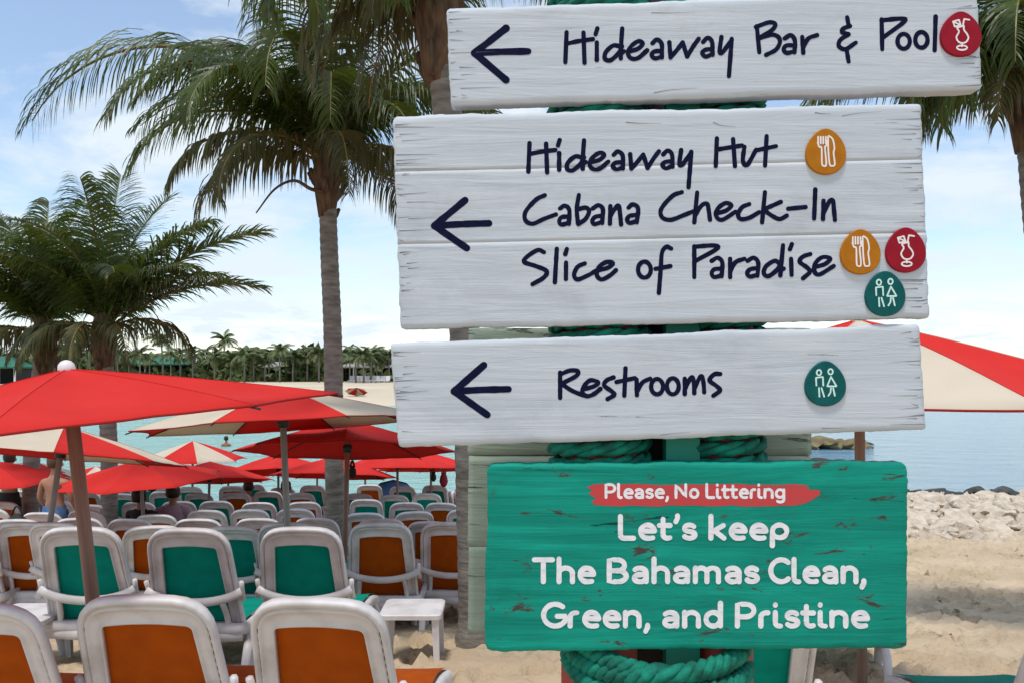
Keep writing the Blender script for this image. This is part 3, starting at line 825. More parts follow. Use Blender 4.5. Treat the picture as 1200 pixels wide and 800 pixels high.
def leg_mesh(sx, y0, y1):
    b = MB()
    c = catmull([(sx * 0.325, y0, 0.26), (sx * 0.352, y0 + (y1 - y0) * 0.25, 0.19), (sx * 0.365, y0 + (y1 - y0) * 0.7, 0.1), (sx * 0.36, y1, -0.10)], 5)
    b.tube([Vector(q) for q in c], [0.034 - 0.0006 * i for i in range(len(c))], 7, flat=(0.75, 1.2))
    return b.mesh('leg', M['white_plastic'], True)
LB_leg = [leg_mesh(-1, 0.06, -0.14), leg_mesh(1, 0.06, -0.14), leg_mesh(-1, 0.08, 0.32), leg_mesh(1, 0.08, 0.32), leg_mesh(-1, 0.86, 1.0), leg_mesh(1, 0.86, 1.0)]
def lounger(X, D, col, label, rec=24, rz=0.0, group='loungers in rows on the sand'):
    """D = distance of the top of its back"""
    off = 0.76 * math.sin(R(rec))
    y = D + off
    slope = (ground(y + 1.0) - ground(y - 0.1)) / 1.1
    o = empty('lounger', (X, y, ground(y) + 0.02), rz)
    o.rotation_euler = (math.atan(slope) * 0.55, 0, o.rotation_euler.z)
    tag(o, label, 'lounger', group)
    m = LM[rec]
    fr0 = obj('back_frame', m['back_frame'], o)
    if D < 4.5:
        for sl in m['slots']: obj('slot', sl, fr0)
    obj('back_sling', m['back_sling_' + col], o)
    obj('support_bracket', m['support_bracket'], o)
    obj('seat_frame', LB_frame, o)
    obj('seat_sling', LB_seat[col], o)
    for l in LB_leg: obj('leg', l, o)
    return o
cn_ = {'o': 'orange', 't': 'teal'}
def pxX(px, D): return (px - 600) / F * D
# nearest loungers
lounger(pxX(162, 3.5), 3.5, 'o', 'near orange-backed white lounger left of centre in front of the leaning umbrella pole', 24)
lounger(pxX(374, 3.45), 3.45, 'o', 'largest orange-backed white lounger, its back nearest the sign', 24, -0.09)
lounger(pxX(-52, 3.35), 3.35, 'o', 'orange-backed white lounger cut by the lower left corner', 24, 0.05)
lounger(pxX(884, 3.45), 3.45, 't', 'teal-backed white lounger peeking out under the green sign', 29)
lounger(2.36, 3.30, 't', 'white lounger cut by the lower right edge', 24, -0.03)
lounger(pxX(996, 5.6), 5.6, 't', 'white lounger mostly hidden behind the right end of the green sign', 29, -0.25)
# second row
lounger(pxX(84, 5.85), 5.85, 't', 'teal-backed white lounger behind the leaning wooden umbrella pole', 24, 0.02)
lounger(pxX(214, 5.75), 5.75, 't', 'teal-backed white lounger in the middle of the second row', 24, -0.02)
lounger(pxX(348, 5.85), 5.85, 't', 'teal-backed white lounger right behind the largest orange-backed one', 24, 0.0)
lr = random.Random(9)
rows = [
    # D, [ (px, colour) ... ]
    ('third', 7.9, [(-60, 'o'), (22, 'o'), (62, 'o'), (168, 'o'), (262, 't'), (335, 'o'), (443, 'o'), (528, 'o'), (640, 't'), (720, 'o')]),
    ('fourth', 10.0, [(-40, 'o'), (12, 'o'), (84, 't'), (150, 'o'), (228, 't'), (300, 'o'), (370, 't'), (441, 't'), (505, 'o'), (585, 't'), (660, 'o')]),
    ('fifth', 12.1, [(-15, 'o'), (45, 'o'), (100, 'o'), (178, 'o'), (240, 't'), (290, 'o'), (345, 'o'), (425, 'o'), (480, 'o'), (545, 't'), (610, 'o')]),
    ('sixth', 14.3, [(0, 'o'), (62, 't'), (108, 'o'), (160, 't'), (205, 'o'), (250, 't'), (300, 't'), (352, 'o'), (428, 't'), (475, 't'), (520, 'o'), (570, 't')]),
    ('seventh', 16.7, [(18, 'o'), (58, 't'), (98, 'o'), (142, 't'), (190, 't'), (232, 't'), (275, 'o'), (312, 't'), (350, 'o'), (420, 't'), (462, 't'), (500, 't'), (540, 'o')]),
    ('eighth', 18.9, [(36, 't'), (70, 'o'), (140, 't'), (164, 't'), (194, 't'), (220, 't'), (268, 'o'), (295, 't'), (330, 'o'), (365, 't'), (432, 'o'), (472, 't'), (510, 't'), (545, 't')]),
]
lounger_at = {}; rec_at = {}
for rname, D, lst in rows:
    for i, (px, c) in enumerate(lst):
        d = D + lr.uniform(-0.45, 0.45)
        rec = lr.choice((24, 24, 24, 29))
        rec_at[(rname, i)] = rec
        lounger_at[(rname, i)] = lounger(pxX(px, d), d, c, '%s-backed white lounger, %s from the left in the %s row from the front' % (cn_[c], ordn[i], rname), rec, lr.gauss(0, 0.09))

# towels over the backs of far loungers
def drape(lo, rec, u0, u1, mats, label, v0=0.42):
    root = empty('beach_towel', lo.location); root.rotation_euler = lo.rotation_euler; tag(root, label, 'towel')
    n = 9
    for k in range(n):
        a, c = u0 + (u1 - u0) * k / n, u0 + (u1 - u0) * (k + 1) / n
        v = []
        for th in (0.0, 0.012):
            for u in (a, c):
                wv_ = 0.008 * math.sin(u * 40)
                for vv, d in ((v0 + 0.03 * math.sin(u * 9), 0.034 + wv_), (0.6, 0.036 + wv_ * 0.5), (0.775, 0.03), (0.795 + 0.0, 0.0), (0.775, -0.036), (0.6, -0.04), (v0 + 0.1, -0.042)):
                    v.append(backpt(u, vv + (th if vv > 0.7 else 0), d + (th if d > 0 else -th), rec))
        f = []
        for q in range(6):
            f.append((14 + q, 15 + q, 22 + q, 21 + q)); f.append((q, 7 + q, 8 + q, q + 1))
            f.append((q, q + 1, 15 + q, 14 + q)); f.append((7 + q, 21 + q, 22 + q, 8 + q))
        f += [(0, 14, 21, 7), (6, 13, 27, 20)]
        obj('stripe', mesh('stripe', v, f, mats[k % len(mats)], True), root)
drape(lounger_at[('seventh', 12)], rec_at[('seventh', 12)], -0.26, 0.2, (M['cloth_white'], M['cloth_mauve']), 'striped white and mauve towel over a lounger back left of the rough palm trunk')
drape(lounger_at[('sixth', 1)], rec_at[('sixth', 1)], -0.25, 0.12, (M['cloth_blue'],), 'blue towel over a lounger back near the bare-backed person in blue shorts')

# side tables
def side_table(px, D, w, label, rz=0.0):
    x = pxX(px, D); root = empty('side_table', (x, D, ground(D)), rz); tag(root, label, 'table', 'low white plastic tables')
    b = MB()
    t = rounded([(-w / 2, -w / 2), (-w / 2, w / 2), (w / 2, w / 2), (w / 2, -w / 2)], [0.05] * 4, 5, 1)
    v = [(p[0], p[1], z) for z in (0.34, 0.37) for p in t] + [(p[0] * 0.95, p[1] * 0.95, 0.378) for p in t]; n = len(t)
    f = [tuple(range(n - 1, -1, -1)), tuple(2 * n + k for k in range(n))]
    for i in range(2):
        for k in range(n): f.append((i * n + k, i * n + (k + 1) % n, (i + 1) * n + (k + 1) % n, (i + 1) * n + k))
    b.add(v, f); obj('table_top', b.mesh('table_top', M['white_plastic']), root)
    for sx in (-1, 1):
        for sy in (-1, 1):
            b = MB(); b.tube([(sx * w * 0.40, sy * w * 0.40, 0.345), (sx * w * 0.44, sy * w * 0.44, -0.1)], [0.036, 0.026], 4)
            obj('leg', b.mesh('leg', M['white_plastic']), root)
side_table(484, 6.45, 0.46, 'low white plastic table right of the largest lounger')
side_table(33, 6.2, 0.46, 'low white plastic table at the left edge beside the teal loungers')

# ------------------------------------------------------------------ umbrellas
def umbrella(apx, apy, D, roll, pitch, rad, h, cols, a0, label, pole='grey_pole', pr=0.026, finial=False, drop_base=0.25):
    """roll > 0 leans the top left; pitch > 0 leans the top towards the camera; a0 = seam direction in degrees from 'towards camera'"""
    apex = P(apx, apy, D)
    axis = Vector((-math.sin(R(roll)), -math.sin(R(pitch)), 1)).normalized()
    ln = (apex.z - ground(D)) / axis.z
    for _ in range(4):
        bp = apex - axis * ln; ln = (apex.z - ground(bp.y)) / axis.z
    bp = apex - axis * ln
    root = empty('beach_umbrella', bp)
    root.rotation_euler = Vector((0, 0, 1)).rotation_difference(axis).to_euler()
    tag(root, label, 'umbrella', 'beach umbrellas')
    b = MB(); b.tube([(0, 0, -drop_base), (0, 0, ln * 0.5), (0, 0, ln - 0.02)], pr, 10); obj('pole', b.mesh('pole', M[pole], True), root)
    b = MB(); b.lathe([(pr * 1.3, 0), (pr * 1.9, 0.01), (pr * 1.9, 0.07), (pr * 1.3, 0.09)], 10, (0, 0, ln - h - 0.02)); obj('collar', b.mesh('collar', M['black_metal'], True), root)
    if finial:
        b = MB(); b.lathe([(0.038, -0.02), (0.042, 0.0), (0.038, 0.022), (0.025, 0.038), (0.008, 0.045)], 14, (0, 0, ln + 0.0)); obj('finial', b.mesh('finial', M['white_cap'], True), root)
    n = 8; nr = 7; na = 8
    for k in range(n):
        v = []; 
        for side in (0, 1):
            for i in range(nr + 1):
                t = i / nr
                for j in range(na + 1):
                    a = R(a0) + (k + j / na) * 2 * math.pi / n
                    e = abs(2 * j / na - 1)                   # 1 on the seams
                    rr_ = rad * t * (1 - 0.055 * (1 - e * e) * t * t)
                    chord = math.cos(math.pi / n) / math.cos((j / na - 0.5) * 2 * math.pi / n)
                    rr_ *= chord if t > 0 else 1
                    z = ln + (0.010 * mnoise.noise((math.sin(a) * 2.2 + apx, math.cos(a) * 2.2, t * 1.5)) + 0.004 * mnoise.noise((a * 9, t * 3, apx))) * t - h * (0.82 * t + 0.18 * t * t) - 0.035 * (1 - e * e) * math.sin(math.pi * min(1, t)) * (rad / 1.2) - (0.004 if side else 0)
                    v.append((math.sin(a) * rr_, -math.cos(a) * rr_, z))
        f = []; S = (nr + 1) * (na + 1)
        for i in range(nr):
            for j in range(na):
                q = i * (na + 1) + j
                f.append((q, q + 1, q + na + 2, q + na + 1)); f.append((S + q, S + q + na + 1, S + q + na + 2, S + q + 1))
        for j in range(na):
            q = nr * (na + 1) + j; f.append((q, q + 1, S + q + 1, S + q))
        cp = obj('canopy_panel', mesh('canopy_panel', v, f, M[cols[k % len(cols)]], True), root)
        if D < 10:
            b = MB(); b.tube([Vector(v[nr * (na + 1) + j]) + Vector((0, 0, -0.002)) for j in range(na + 1)], 0.0055, 5); obj('hem', b.mesh('hem', M['hem']), cp)
            for fr_t in (0.0,):
                b = MB(); b.tube([Vector(v[i * (na + 1)]) + Vector((0, 0, 0.001)) for i in range(nr + 1)], 0.0026, 4); obj('seam', b.mesh('seam', M[cols[k % len(cols)]]), cp)
        a = R(a0) + k * 2 * math.pi / n
        b = MB(); b.tube([(math.sin(a) * rad * t, -math.cos(a) * rad * t, ln - h * (0.82 * t + 0.18 * t * t) - 0.014) for t in (0.03, 0.35, 0.7, 1.0, 1.02)], 0.006, 5)
        obj('rib', b.mesh('rib', M['black_metal']), root)
    return root
RED = ['red_canvas']; RC = ['red_canvas', 'cream_canvas']; CR = ['cream_canvas', 'red_canvas']
umbrella(78, 432, 4.3, 6.2, 0.5, 1.32, 0.27, RED, 14, 'large plain red umbrella on a leaning brown pole at the left', 'wood_pole', 0.034, True)
umbrella(1006, 374, 4.5, 0.6, 0.0, 1.32, 0.42, CR, -37, 'red and cream umbrella behind the right end of the signs', 'wood_pole', 0.027, True)
umbrella(330, 454, 7.7, 3.8, -5.2, 1.3, 0.34, RC, -8, 'red and cream umbrella on a grey pole right of the large red one', 'grey_pole', 0.03)
umbrella(408, 492, 9.5, 0.5, -10.5, 1.22, 0.34, RED, 10, 'plain red umbrella just left of the restrooms sign by the palm trunk', 'wood_pole', 0.028)
umbrella(466, 526, 17, 0.5, -7, 1.2, 0.38, RED, 5, 'small plain red umbrella left of the rough palm trunk', 'grey_pole')
umbrella(76, 499, 8.6, -4, -9.5, 1.2, 0.30, RC, 25, 'red and cream umbrella on a thin pale pole under the large red one', 'grey_pole', 0.028)
umbrella(164, 538, 12.6, 2.5, 1.5, 1.2, 0.31, RED, 0, 'plain red umbrella behind the leaning brown pole, right of it', 'grey_pole')
umbrella(226, 516, 19, 0, -1, 1.15, 0.42, RC, -20, 'small red and cream umbrella right of the plain red one on the left', 'grey_pole')
umbrella(-12, 539, 14, 0, 2, 1.2, 0.33, RED, 10, 'plain red umbrella cut by the left edge', 'grey_pole')
umbrella(326, 531, 18.5, 3, -10, 1.25, 0.40, RED, 12, 'small plain red umbrella between the grey pole and the tall palm', 'grey_pole')
umbrella(548, 534, 21, 0, -5, 1.2, 0.3, RC, 20, 'small red and cream umbrella beside the rough palm trunk', 'grey_pole')
umbrella(112, 546, 20, 0, -4, 1.15, 0.28, CR, 10, 'small red and cream umbrella beyond the left palm trunk', 'grey_pole')
umbrella(372, 540, 22, 0, -4, 1.15, 0.28, RC, 10, 'far small red and cream umbrella beside the tall palm trunk', 'grey_pole')
umbrella(268, 545, 21.5, 0, -4, 1.1, 0.26, RED, 10, 'far small plain red umbrella near the water, second from the tall palm', 'grey_pole')
umbrella(428, 538, 21.5, 1, -6, 1.15, 0.28, CR, 10, 'far small red and cream umbrella right of the tall palm trunk', 'grey_pole')
umbrella(246, 540, 16.5, 2, -10, 1.2, 0.38, RED, 8, 'plain red umbrella showing its dark underside right of the plain red one on the left', 'grey_pole')
umbrella(40, 540, 16, -2, -10, 1.2, 0.28, RC, 14, 'red and cream umbrella near the left edge beyond the thin pale pole', 'grey_pole')
umbrella(392, 534, 16, -1, -10, 1.2, 0.38, RED, 3, 'plain red umbrella right behind the tall palm trunk', 'grey_pole')
umbrella(505, 530, 19, 1, -9, 1.2, 0.38, RED, 18, 'small plain red umbrella above the dark red bag', 'grey_pole')
# tiny umbrella on the far beach
umbrella(418, 454, 120, 0, -25, 1.6, 0.6, RC, 10, 'tiny tilted red and cream umbrella on the beach across the bay', 'grey_pole', 0.06)

# bags hung from the poles
def bag(px, py, D, w, h, m, label):
    c = P(px, py, D); root = empty('beach_bag', c); tag(root, label, 'bag', 'bags hanging under the umbrellas')
    import bmesh
    bm = bmesh.new(); bmesh.ops.create_icosphere(bm, subdivisions=3, radius=1)
    for v in bm.verts:
        p = v.co; t = (p.z + 1) / 2
        k = 1.0 - 0.45 * t ** 2
        q = 1 + 0.12 * mnoise.noise(p * 2.5 + Vector((px, 0, 0)))
        v.co = Vector((p.x * w / 2 * k * q, p.y * w / 3 * k * q, p.z * h / 2))
    me = bpy.data.meshes.new('pouch'); bm.to_mesh(me); bm.free(); me.materials.append(m); me.shade_smooth()
    obj('pouch', me, root)
    b = MB(); b.tube([Vector(q) for q in catmull([(-w * 0.25, 0, h * 0.35), (-w * 0.1, 0, h * 0.75), (0, 0, h * 0.85), (w * 0.1, 0, h * 0.75), (w * 0.25, 0, h * 0.35)], 4)], 0.012, 5)
    obj('strap', b.mesh('strap', m), root)
bag(150, 565, 12.4, 0.26, 0.26, M['bag_black'], 'black bag left of a pole under the plain red umbrella on the left')
bag(178, 566, 12.4, 0.2, 0.24, M['bag_black'], 'black bag right of a pole under the plain red umbrella on the left')
bag(20, 612, 10.6, 0.3, 0.24, M['bag_black'], 'black bag lying between loungers near the left edge')
bag(413, 552, 9.6, 0.10, 0.14, M['bag_black'], 'small black bag hanging right of the tall palm trunk')
bag(508, 558, 17, 0.12, 0.2, M['bag_black'], 'small black bag hanging left of the dark red one')
bag(520, 561, 17, 0.18, 0.32, M['bag_red'], 'dark red bag hanging left of the rough palm trunk')

# blue sun tent by the water
ct = P(461, 0, 21.5); gz_ = ground(21.5)
root = empty('sun_tent', (ct.x, 21.5, gz_)); tag(root, 'small blue sun tent by the water behind the loungers', 'tent')
v = []; f = []
for i in range(9):
    a = math.pi * i / 8
    for j in range(7):
        e = math.pi * j / 6
        rr_ = math.sin(e) ** 0.6
        v.append((-0.65 * math.cos(e), -0.5 * math.cos(a) * rr_, 0.95 * math.sin(a) * rr_))
for i in range(8):
    for j in range(6): f.append((i * 7 + j, i * 7 + j + 1, (i + 1) * 7 + j + 1, (i + 1) * 7 + j))
obj('shell', mesh('shell', v, f, M['tent_blue'], True), root)
b = MB(); b.tube([(-0.65 * math.cos(math.pi * j / 6), 0, 0.96 * math.sin(math.pi * j / 6) ** 0.6) for j in range(7)], 0.02, 5); obj('hoop', b.mesh('hoop', M['bag_black']), root)

# ------------------------------------------------------------------ people
def skin_body(name, joints, edges, m, parent):
    me = bpy.data.meshes.new(name)
    names = list(joints)
    me.from_pydata([joints[k][0] for k in names], [(names.index(a), names.index(b_)) for a, b_ in edges], [])
    o = bpy.data.objects.new(name, me); link(o, parent)
    sk = o.modifiers.new('skin', 'SKIN'); sk.use_smooth_shade = True
    for i, k in enumerate(names):
        r = joints[k][1]
        me.skin_vertices[0].data[i].radius = r if isinstance(r, tuple) else (r, r)
    me.skin_vertices[0].data[names.index('pelvis')].use_root = True
    sub = o.modifiers.new('sub', 'SUBSURF'); sub.levels = 2; sub.render_levels = 2
    me.materials.append(m)
    return o
def person(loc, rz, label, skin, hair, short_m, top_m=None, seated=False, lean=0.0):
    root = empty('person', loc, rz); tag(root, label, 'person', 'people on the beach')
    J = {}
    hip = 0.45 if seated else 0.93
    J['pelvis'] = ((0, 0, hip), (0.15, 0.105)); J['waist'] = ((0, 0.01 + lean * 0.15, hip + 0.17), (0.138, 0.095)); J['chest'] = ((0, 0.0 + lean * 0.36, hip + 0.36), (0.165, 0.11))
    J['neckb'] = ((0, -0.01 + lean * 0.52, hip + 0.52), (0.085, 0.07)); J['neck'] = ((0, 0.01 + lean * 0.6, hip + 0.60), 0.055)
    J['headb'] = ((0, 0.03 + lean * 0.66, hip + 0.67), (0.072, 0.085)); J['headt'] = ((0, 0.02 + lean * 0.76, hip + 0.79), (0.07, 0.085))
    for s, n in ((-1, 'l'), (1, 'r')):
        J['sh' + n] = ((s * 0.185, 0.0 + lean * 0.47, hip + 0.46), 0.062)
        J['el' + n] = ((s * 0.27, 0.02 + lean * 0.3, hip + 0.20), 0.045)
        J['wr' + n] = ((s * 0.25, 0.16 + lean * 0.2, hip + 0.02), 0.032)
        J['ha' + n] = ((s * 0.24, 0.23 + lean * 0.2, hip - 0.05), (0.035, 0.022))
        J['hp' + n] = ((s * 0.095, 0.0, hip - 0.06), 0.092)
        if seated:
            J['kn' + n] = ((s * 0.13, 0.44, hip + 0.03), 0.06); J['an' + n] = ((s * 0.13, 0.80, hip - 0.04), 0.04); J['ft' + n] = ((s * 0.14, 0.86, hip + 0.08), (0.04, 0.03))
        else:
            J['kn' + n] = ((s * 0.11, 0.03 + 0.05 * s, 0.49), 0.06); J['an' + n] = ((s * 0.12, -0.01 + 0.04 * s, 0.09), 0.04); J['ft' + n] = ((s * 0.13, 0.15 + 0.04 * s, 0.035), (0.042, 0.03))
    E = [('pelvis', 'waist'), ('waist', 'chest'), ('chest', 'neckb'), ('neckb', 'neck'), ('neck', 'headb'), ('headb', 'headt')]
    for n in 'lr': E += [('chest', 'sh' + n), ('sh' + n, 'el' + n), ('el' + n, 'wr' + n), ('wr' + n, 'ha' + n), ('pelvis', 'hp' + n), ('hp' + n, 'kn' + n), ('kn' + n, 'an' + n), ('an' + n, 'ft' + n)]
    skin_body('body', J, E, skin, root)
    # hair cap with ears left free
    hc = Vector(J['headt'][0])
    b = MB(); vv = []
    prof = [(0.088, -0.12), (0.105, -0.05), (0.108, 0.0), (0.095, 0.05), (0.06, 0.088), (0.02, 0.10)]
    b.lathe(prof, 14); b.v = [(x + hc.x, y * 1.12 + hc.y - 0.018, z + hc.z) for x, y, z in b.v]
    obj('hair', b.mesh('hair', hair, True), root)
    for s in (-1, 1):
        b = MB(); b.lathe([(0.004, -0.03), (0.016, -0.02), (0.02, 0.0), (0.016, 0.022), (0.004, 0.03)], 8, (s * 0.098, hc.y + 0.02, hc.z - 0.075)); obj('ear', b.mesh('ear', skin, True), root)
    # shorts
    b = MB()
    def ring(c, rx, ry, n=14): return [(c[0] + rx * math.cos(2 * math.pi * k / n), c[1] + ry * math.sin(2 * math.pi * k / n), c[2]) for k in range(n)]
    rings = [ring((0, 0.0, hip + 0.10), 0.168, 0.125), ring((0, 0, hip), 0.188, 0.142), ring((0, 0, hip - 0.09), 0.20, 0.145)]
    n = 14
    v = sum(rings, []); f = []
    for i in range(2):
        for k in range(n): f.append((i * n + k, i * n + (k + 1) % n, (i + 1) * n + (k + 1) % n, (i + 1) * n + k))
    b.add(v, f)
    for s, nn in ((-1, 'l'), (1, 'r')):
        h0, k0 = Vector(J['hp' + nn][0]), Vector(J['kn' + nn][0])
        b.tube([h0 + Vector((0, 0, 0.03)), h0.lerp(k0, 0.3), h0.lerp(k0, 0.75)], [0.108, 0.112, 0.10], 12, caps=False)
    obj('shorts', b.mesh('shorts', short_m, True), root)
    if top_m:
        b = MB()
        rs = [(0.165, 0.125, 'pelvis', 0.06), (0.162, 0.115, 'waist', 0.0), (0.192, 0.135, 'chest', 0.0), (0.17, 0.11, 'neckb', -0.04), (0.085, 0.075, 'neckb', 0.03)]
        v = []
        for rx, ry, jn, dz in rs:
            c = J[jn][0]; v += ring((c[0], c[1], c[2] + dz), rx, ry)
        f = [(i * n + k, i * n + (k + 1) % n, (i + 1) * n + (k + 1) % n, (i + 1) * n + k) for i in range(len(rs) - 1) for k in range(n)]
        b.add(v, f)
        for nn in 'lr':
            a, e = Vector(J['sh' + nn][0]), Vector(J['el' + nn][0])
            b.tube([a.lerp(Vector(J['chest'][0]), 0.3) + Vector((0, 0, 0.03)), a, a.lerp(e, 0.6)], [0.085, 0.082, 0.065], 10, caps=False)
        obj('shirt', b.mesh('shirt', top_m, True), root)
    return root
def at(px, D, dz=0.0): return (pxX(px, D), D, ground(D) + dz)
person(at(11, 16.3), 0.1, 'bare-backed person in black shorts standing at the left edge', M['skin'], M['hair_dark'], M['cloth_black'])
person(at(64, 12.9), -0.15, 'bare-backed person in blue shorts behind the thin pale umbrella pole', M['skin'], M['hair_brown'], M['cloth_blue'])
person((pxX(203, 13.3), 13.3, ground(13.3) + 0.02), 0.3, 'person in a mauve top sitting on a lounger right of the black bags', M['skin_tan'], M['hair_dark'], M['cloth_black'], M['cloth_mauve'], True, -0.1)
person((pxX(172, 13.1), 13.1, ground(13.1) - 0.02), -0.2, 'person in black sitting low among the loungers under the black bags', M['skin_tan'], M['hair_dark'], M['cloth_black'], M['cloth_black'], True, -0.25)
person(at(291, 18.2, -0.18), 0.1, 'dark-haired person in a pink top left of the grey umbrella pole', M['skin_tan'], M['hair_dark'], M['cloth_white'], M['cloth_pink'], True)
person(at(335, 18.2, -0.18), -0.1, 'dark-haired person in a blue top right of the grey umbrella pole', M['skin'], M['hair_dark'], M['cloth_black'], M['cloth_blue'], True)
person((pxX(265, 44), 44, -3.28), 0.2, 'swimmer whose head and shoulders show in the turquoise water', M['skin_tan'], M['hair_dark'], M['cloth_black'])

# ------------------------------------------------------------------ the sign
SD = 2.0
S = SD / F
def SP(px, py, dy=0.0): return Vector(((px - 600) * S, SD + dy, CAMZ - (py - HORIZON) * S))
def board_mesh(name, TL, TR, BR, BL, m, seed, thick=0.042, rough=2.0, corner=4.0, nx_=150, amp=0.00035, bev=0.0045, rt=1.0, rb=1.0):
    """thick plank: uneven edges, softly rounded arrises, relief along the grain"""
    w = math.hypot(TR[0] - TL[0], TR[1] - TL[1]); h = math.hypot(BL[0] - TL[0], BL[1] - TL[1])
    ny = max(14, int(nx_ * h / w))
    def n1(a, b_): return mnoise.noise((a, b_, seed * 3.1))
    v = []; 
    def edge(u, w_): return rough * (n1(u * 7, w_) + 0.5 * n1(u * 26, w_ + 5) + 0.4 * n1(u * 80, w_ + 9))
    def pos(i, j):
        u, t = i / nx_, j / ny
        # finer spacing near the rim
        u = u if 0 < i < nx_ else u
        x = (1 - u) * (1 - t) * TL[0] + u * (1 - t) * TR[0] + u * t * BR[0] + (1 - u) * t * BL[0]
        y = (1 - u) * (1 - t) * TL[1] + u * (1 - t) * TR[1] + u * t * BR[1] + (1 - u) * t * BL[1]
        kt, kb = max(0, 1 - t * 6), max(0, 1 - (1 - t) * 6); kl, kr = max(0, 1 - u * 20), max(0, 1 - (1 - u) * 20)
        y += edge(u, 1.0) * kt * rt + edge(u, 21.0) * kb * rb
        x += edge(t, 41.0) * kl * 0.8 + edge(t, 61.0) * kr * 0.8
        # corner rounding
        dx = min(u, 1 - u) * w; dy = min(t, 1 - t) * h
        if dx < corner and dy < corner and (rt if t < 0.5 else rb):
            a, c = corner - dx, corner - dy; q = math.hypot(a, c)
            if q > corner:
                sx = 1 if u < 0.5 else -1; sy = 1 if t < 0.5 else -1
                x += sx * a * (1 - corner / q); y += sy * c * (1 - corner / q)
        dist = min(dx, dy)
        if (t < 0.5 and not rt) or (t >= 0.5 and not rb): dist = min(dx, dy * 2.5)
        dep = 0.0
        if dist < 2.2: dep += (bev if (dist == dx or (rt if t < 0.5 else rb)) else 0.0002) * (1 - dist / 2.2) ** 1.5
        dep += amp * (n1(x * 0.012, y * 0.11) + 0.7 * n1(x * 0.03 + 9, y * 0.33) + 0.5 * n1(x * 0.05, y * 0.05 + 4))
        return x, y, dep
    for j in range(ny + 1):
        for i in range(nx_ + 1):
            x, y, d = pos(i, j)
            v.append(SP(x, y, max(d, -amp) + amp))
    f = [(j * (nx_ + 1) + i, (j + 1) * (nx_ + 1) + i, (j + 1) * (nx_ + 1) + i + 1, j * (nx_ + 1) + i + 1) for j in range(ny) for i in range(nx_)]
    rim = [i for i in range(nx_ + 1)] + [j * (nx_ + 1) + nx_ for j in range(1, ny + 1)] + [ny * (nx_ + 1) + i for i in range(nx_ - 1, -1, -1)] + [j * (nx_ + 1) for j in range(ny - 1, 0, -1)]
    n0 = len(v)
    for r_ in rim: v.append(v[r_] + Vector((0, thick - (v[r_].y - SD), 0)))
    L_ = len(rim)
    for k in range(L_): f.append((rim[k], rim[(k + 1) % L_], n0 + (k + 1) % L_, n0 + k))
    f.append(tuple(n0 + k for k in range(L_)))
    me = mesh(name, v, f, m)
    me.polygons.foreach_set('use_smooth', [True] * ((nx_) * ny) + [False] * (len(f) - nx_ * ny))
    return me

class Ink:
    """brush strokes as thin raised ribbons with round ends"""
    def __init__(s): s.v = []; s.f = []; s.k = 0
    def stroke(s, pts, wd, depth=-0.0001, taper=0.0, seed=0):
        pts = [np.array(p, float) for p in pts]
        n = len(pts); lift = depth - 0.00002 * (s.k % 12); s.k += 1
        Lf = []; Rt = []
        for i in range(n):
            t = pts[min(i + 1, n - 1)] - pts[max(i - 1, 0)]
            t = t / (np.linalg.norm(t) + 1e-9); nn = np.array((-t[1], t[0]))
            w = wd / 2 * (1 + 0.15 * mnoise.noise((pts[i][0] * 0.19, pts[i][1] * 0.19, seed))) * (1 - taper * i / max(1, n - 1))
            Lf.append(pts[i] + nn * w); Rt.append(pts[i] - nn * w)
        def cap(c, a, b_, k=6):
            out = []
            a0 = math.atan2(*(a - c)[::-1]); r = np.linalg.norm(a - c)
            for q in range(1, k):
                an = a0 + math.pi * q / k * s.sgn
                out.append(c + r * np.array((math.cos(an), math.sin(an))))
            return out
        n0 = len(s.v)
        for i, (a, b_) in enumerate(zip(Lf, Rt)):
            l2 = lift - 0.00025 * i / n
            s.v.append(SP(a[0], a[1], l2)); s.v.append(SP(b_[0], b_[1], l2))
        for i in range(n - 1): s.f.append((n0 + 2 * i, n0 + 2 * i + 2, n0 + 2 * i + 3, n0 + 2 * i + 1))
        s.sgn = 1
        c0 = cap(pts[0], Lf[0], Rt[0]); m0 = len(s.v)
        for q in c0: s.v.append(SP(q[0], q[1], lift))
        s.f.append(tuple([n0] + list(range(m0, m0 + len(c0))) + [n0 + 1])[::-1])
        s.sgn = -1
        c1 = cap(pts[-1], Lf[-1], Rt[-1]); m1 = len(s.v)
        for q in c1: s.v.append(SP(q[0], q[1], lift - 0.00025))
        s.f.append(tuple([n0 + 2 * n - 2] + list(range(m1, m1 + len(c1))) + [n0 + 2 * n - 1]))
    def poly(s, pts, depth=-0.0004):
        n0 = len(s.v)
        for p in pts: s.v.append(SP(p[0], p[1], depth))
        s.f.append(tuple(range(n0, n0 + len(pts))))
    def obj(s, name, m, parent, label=None):
        # turn every face towards the camera
        f = []
        for q in s.f:
            a, b_, c = s.v[q[0]], s.v[q[1]], s.v[q[2]]
            area = 0
            for i in range(len(q)):
                p0, p1 = s.v[q[i]], s.v[q[(i + 1) % len(q)]]
                area += p0.x * p1.z - p1.x * p0.z
            f.append(q if area > 0 else q[::-1])
        o = obj(name, mesh(name, s.v, f, m), parent)
        if label: o['label'] = label
        return o

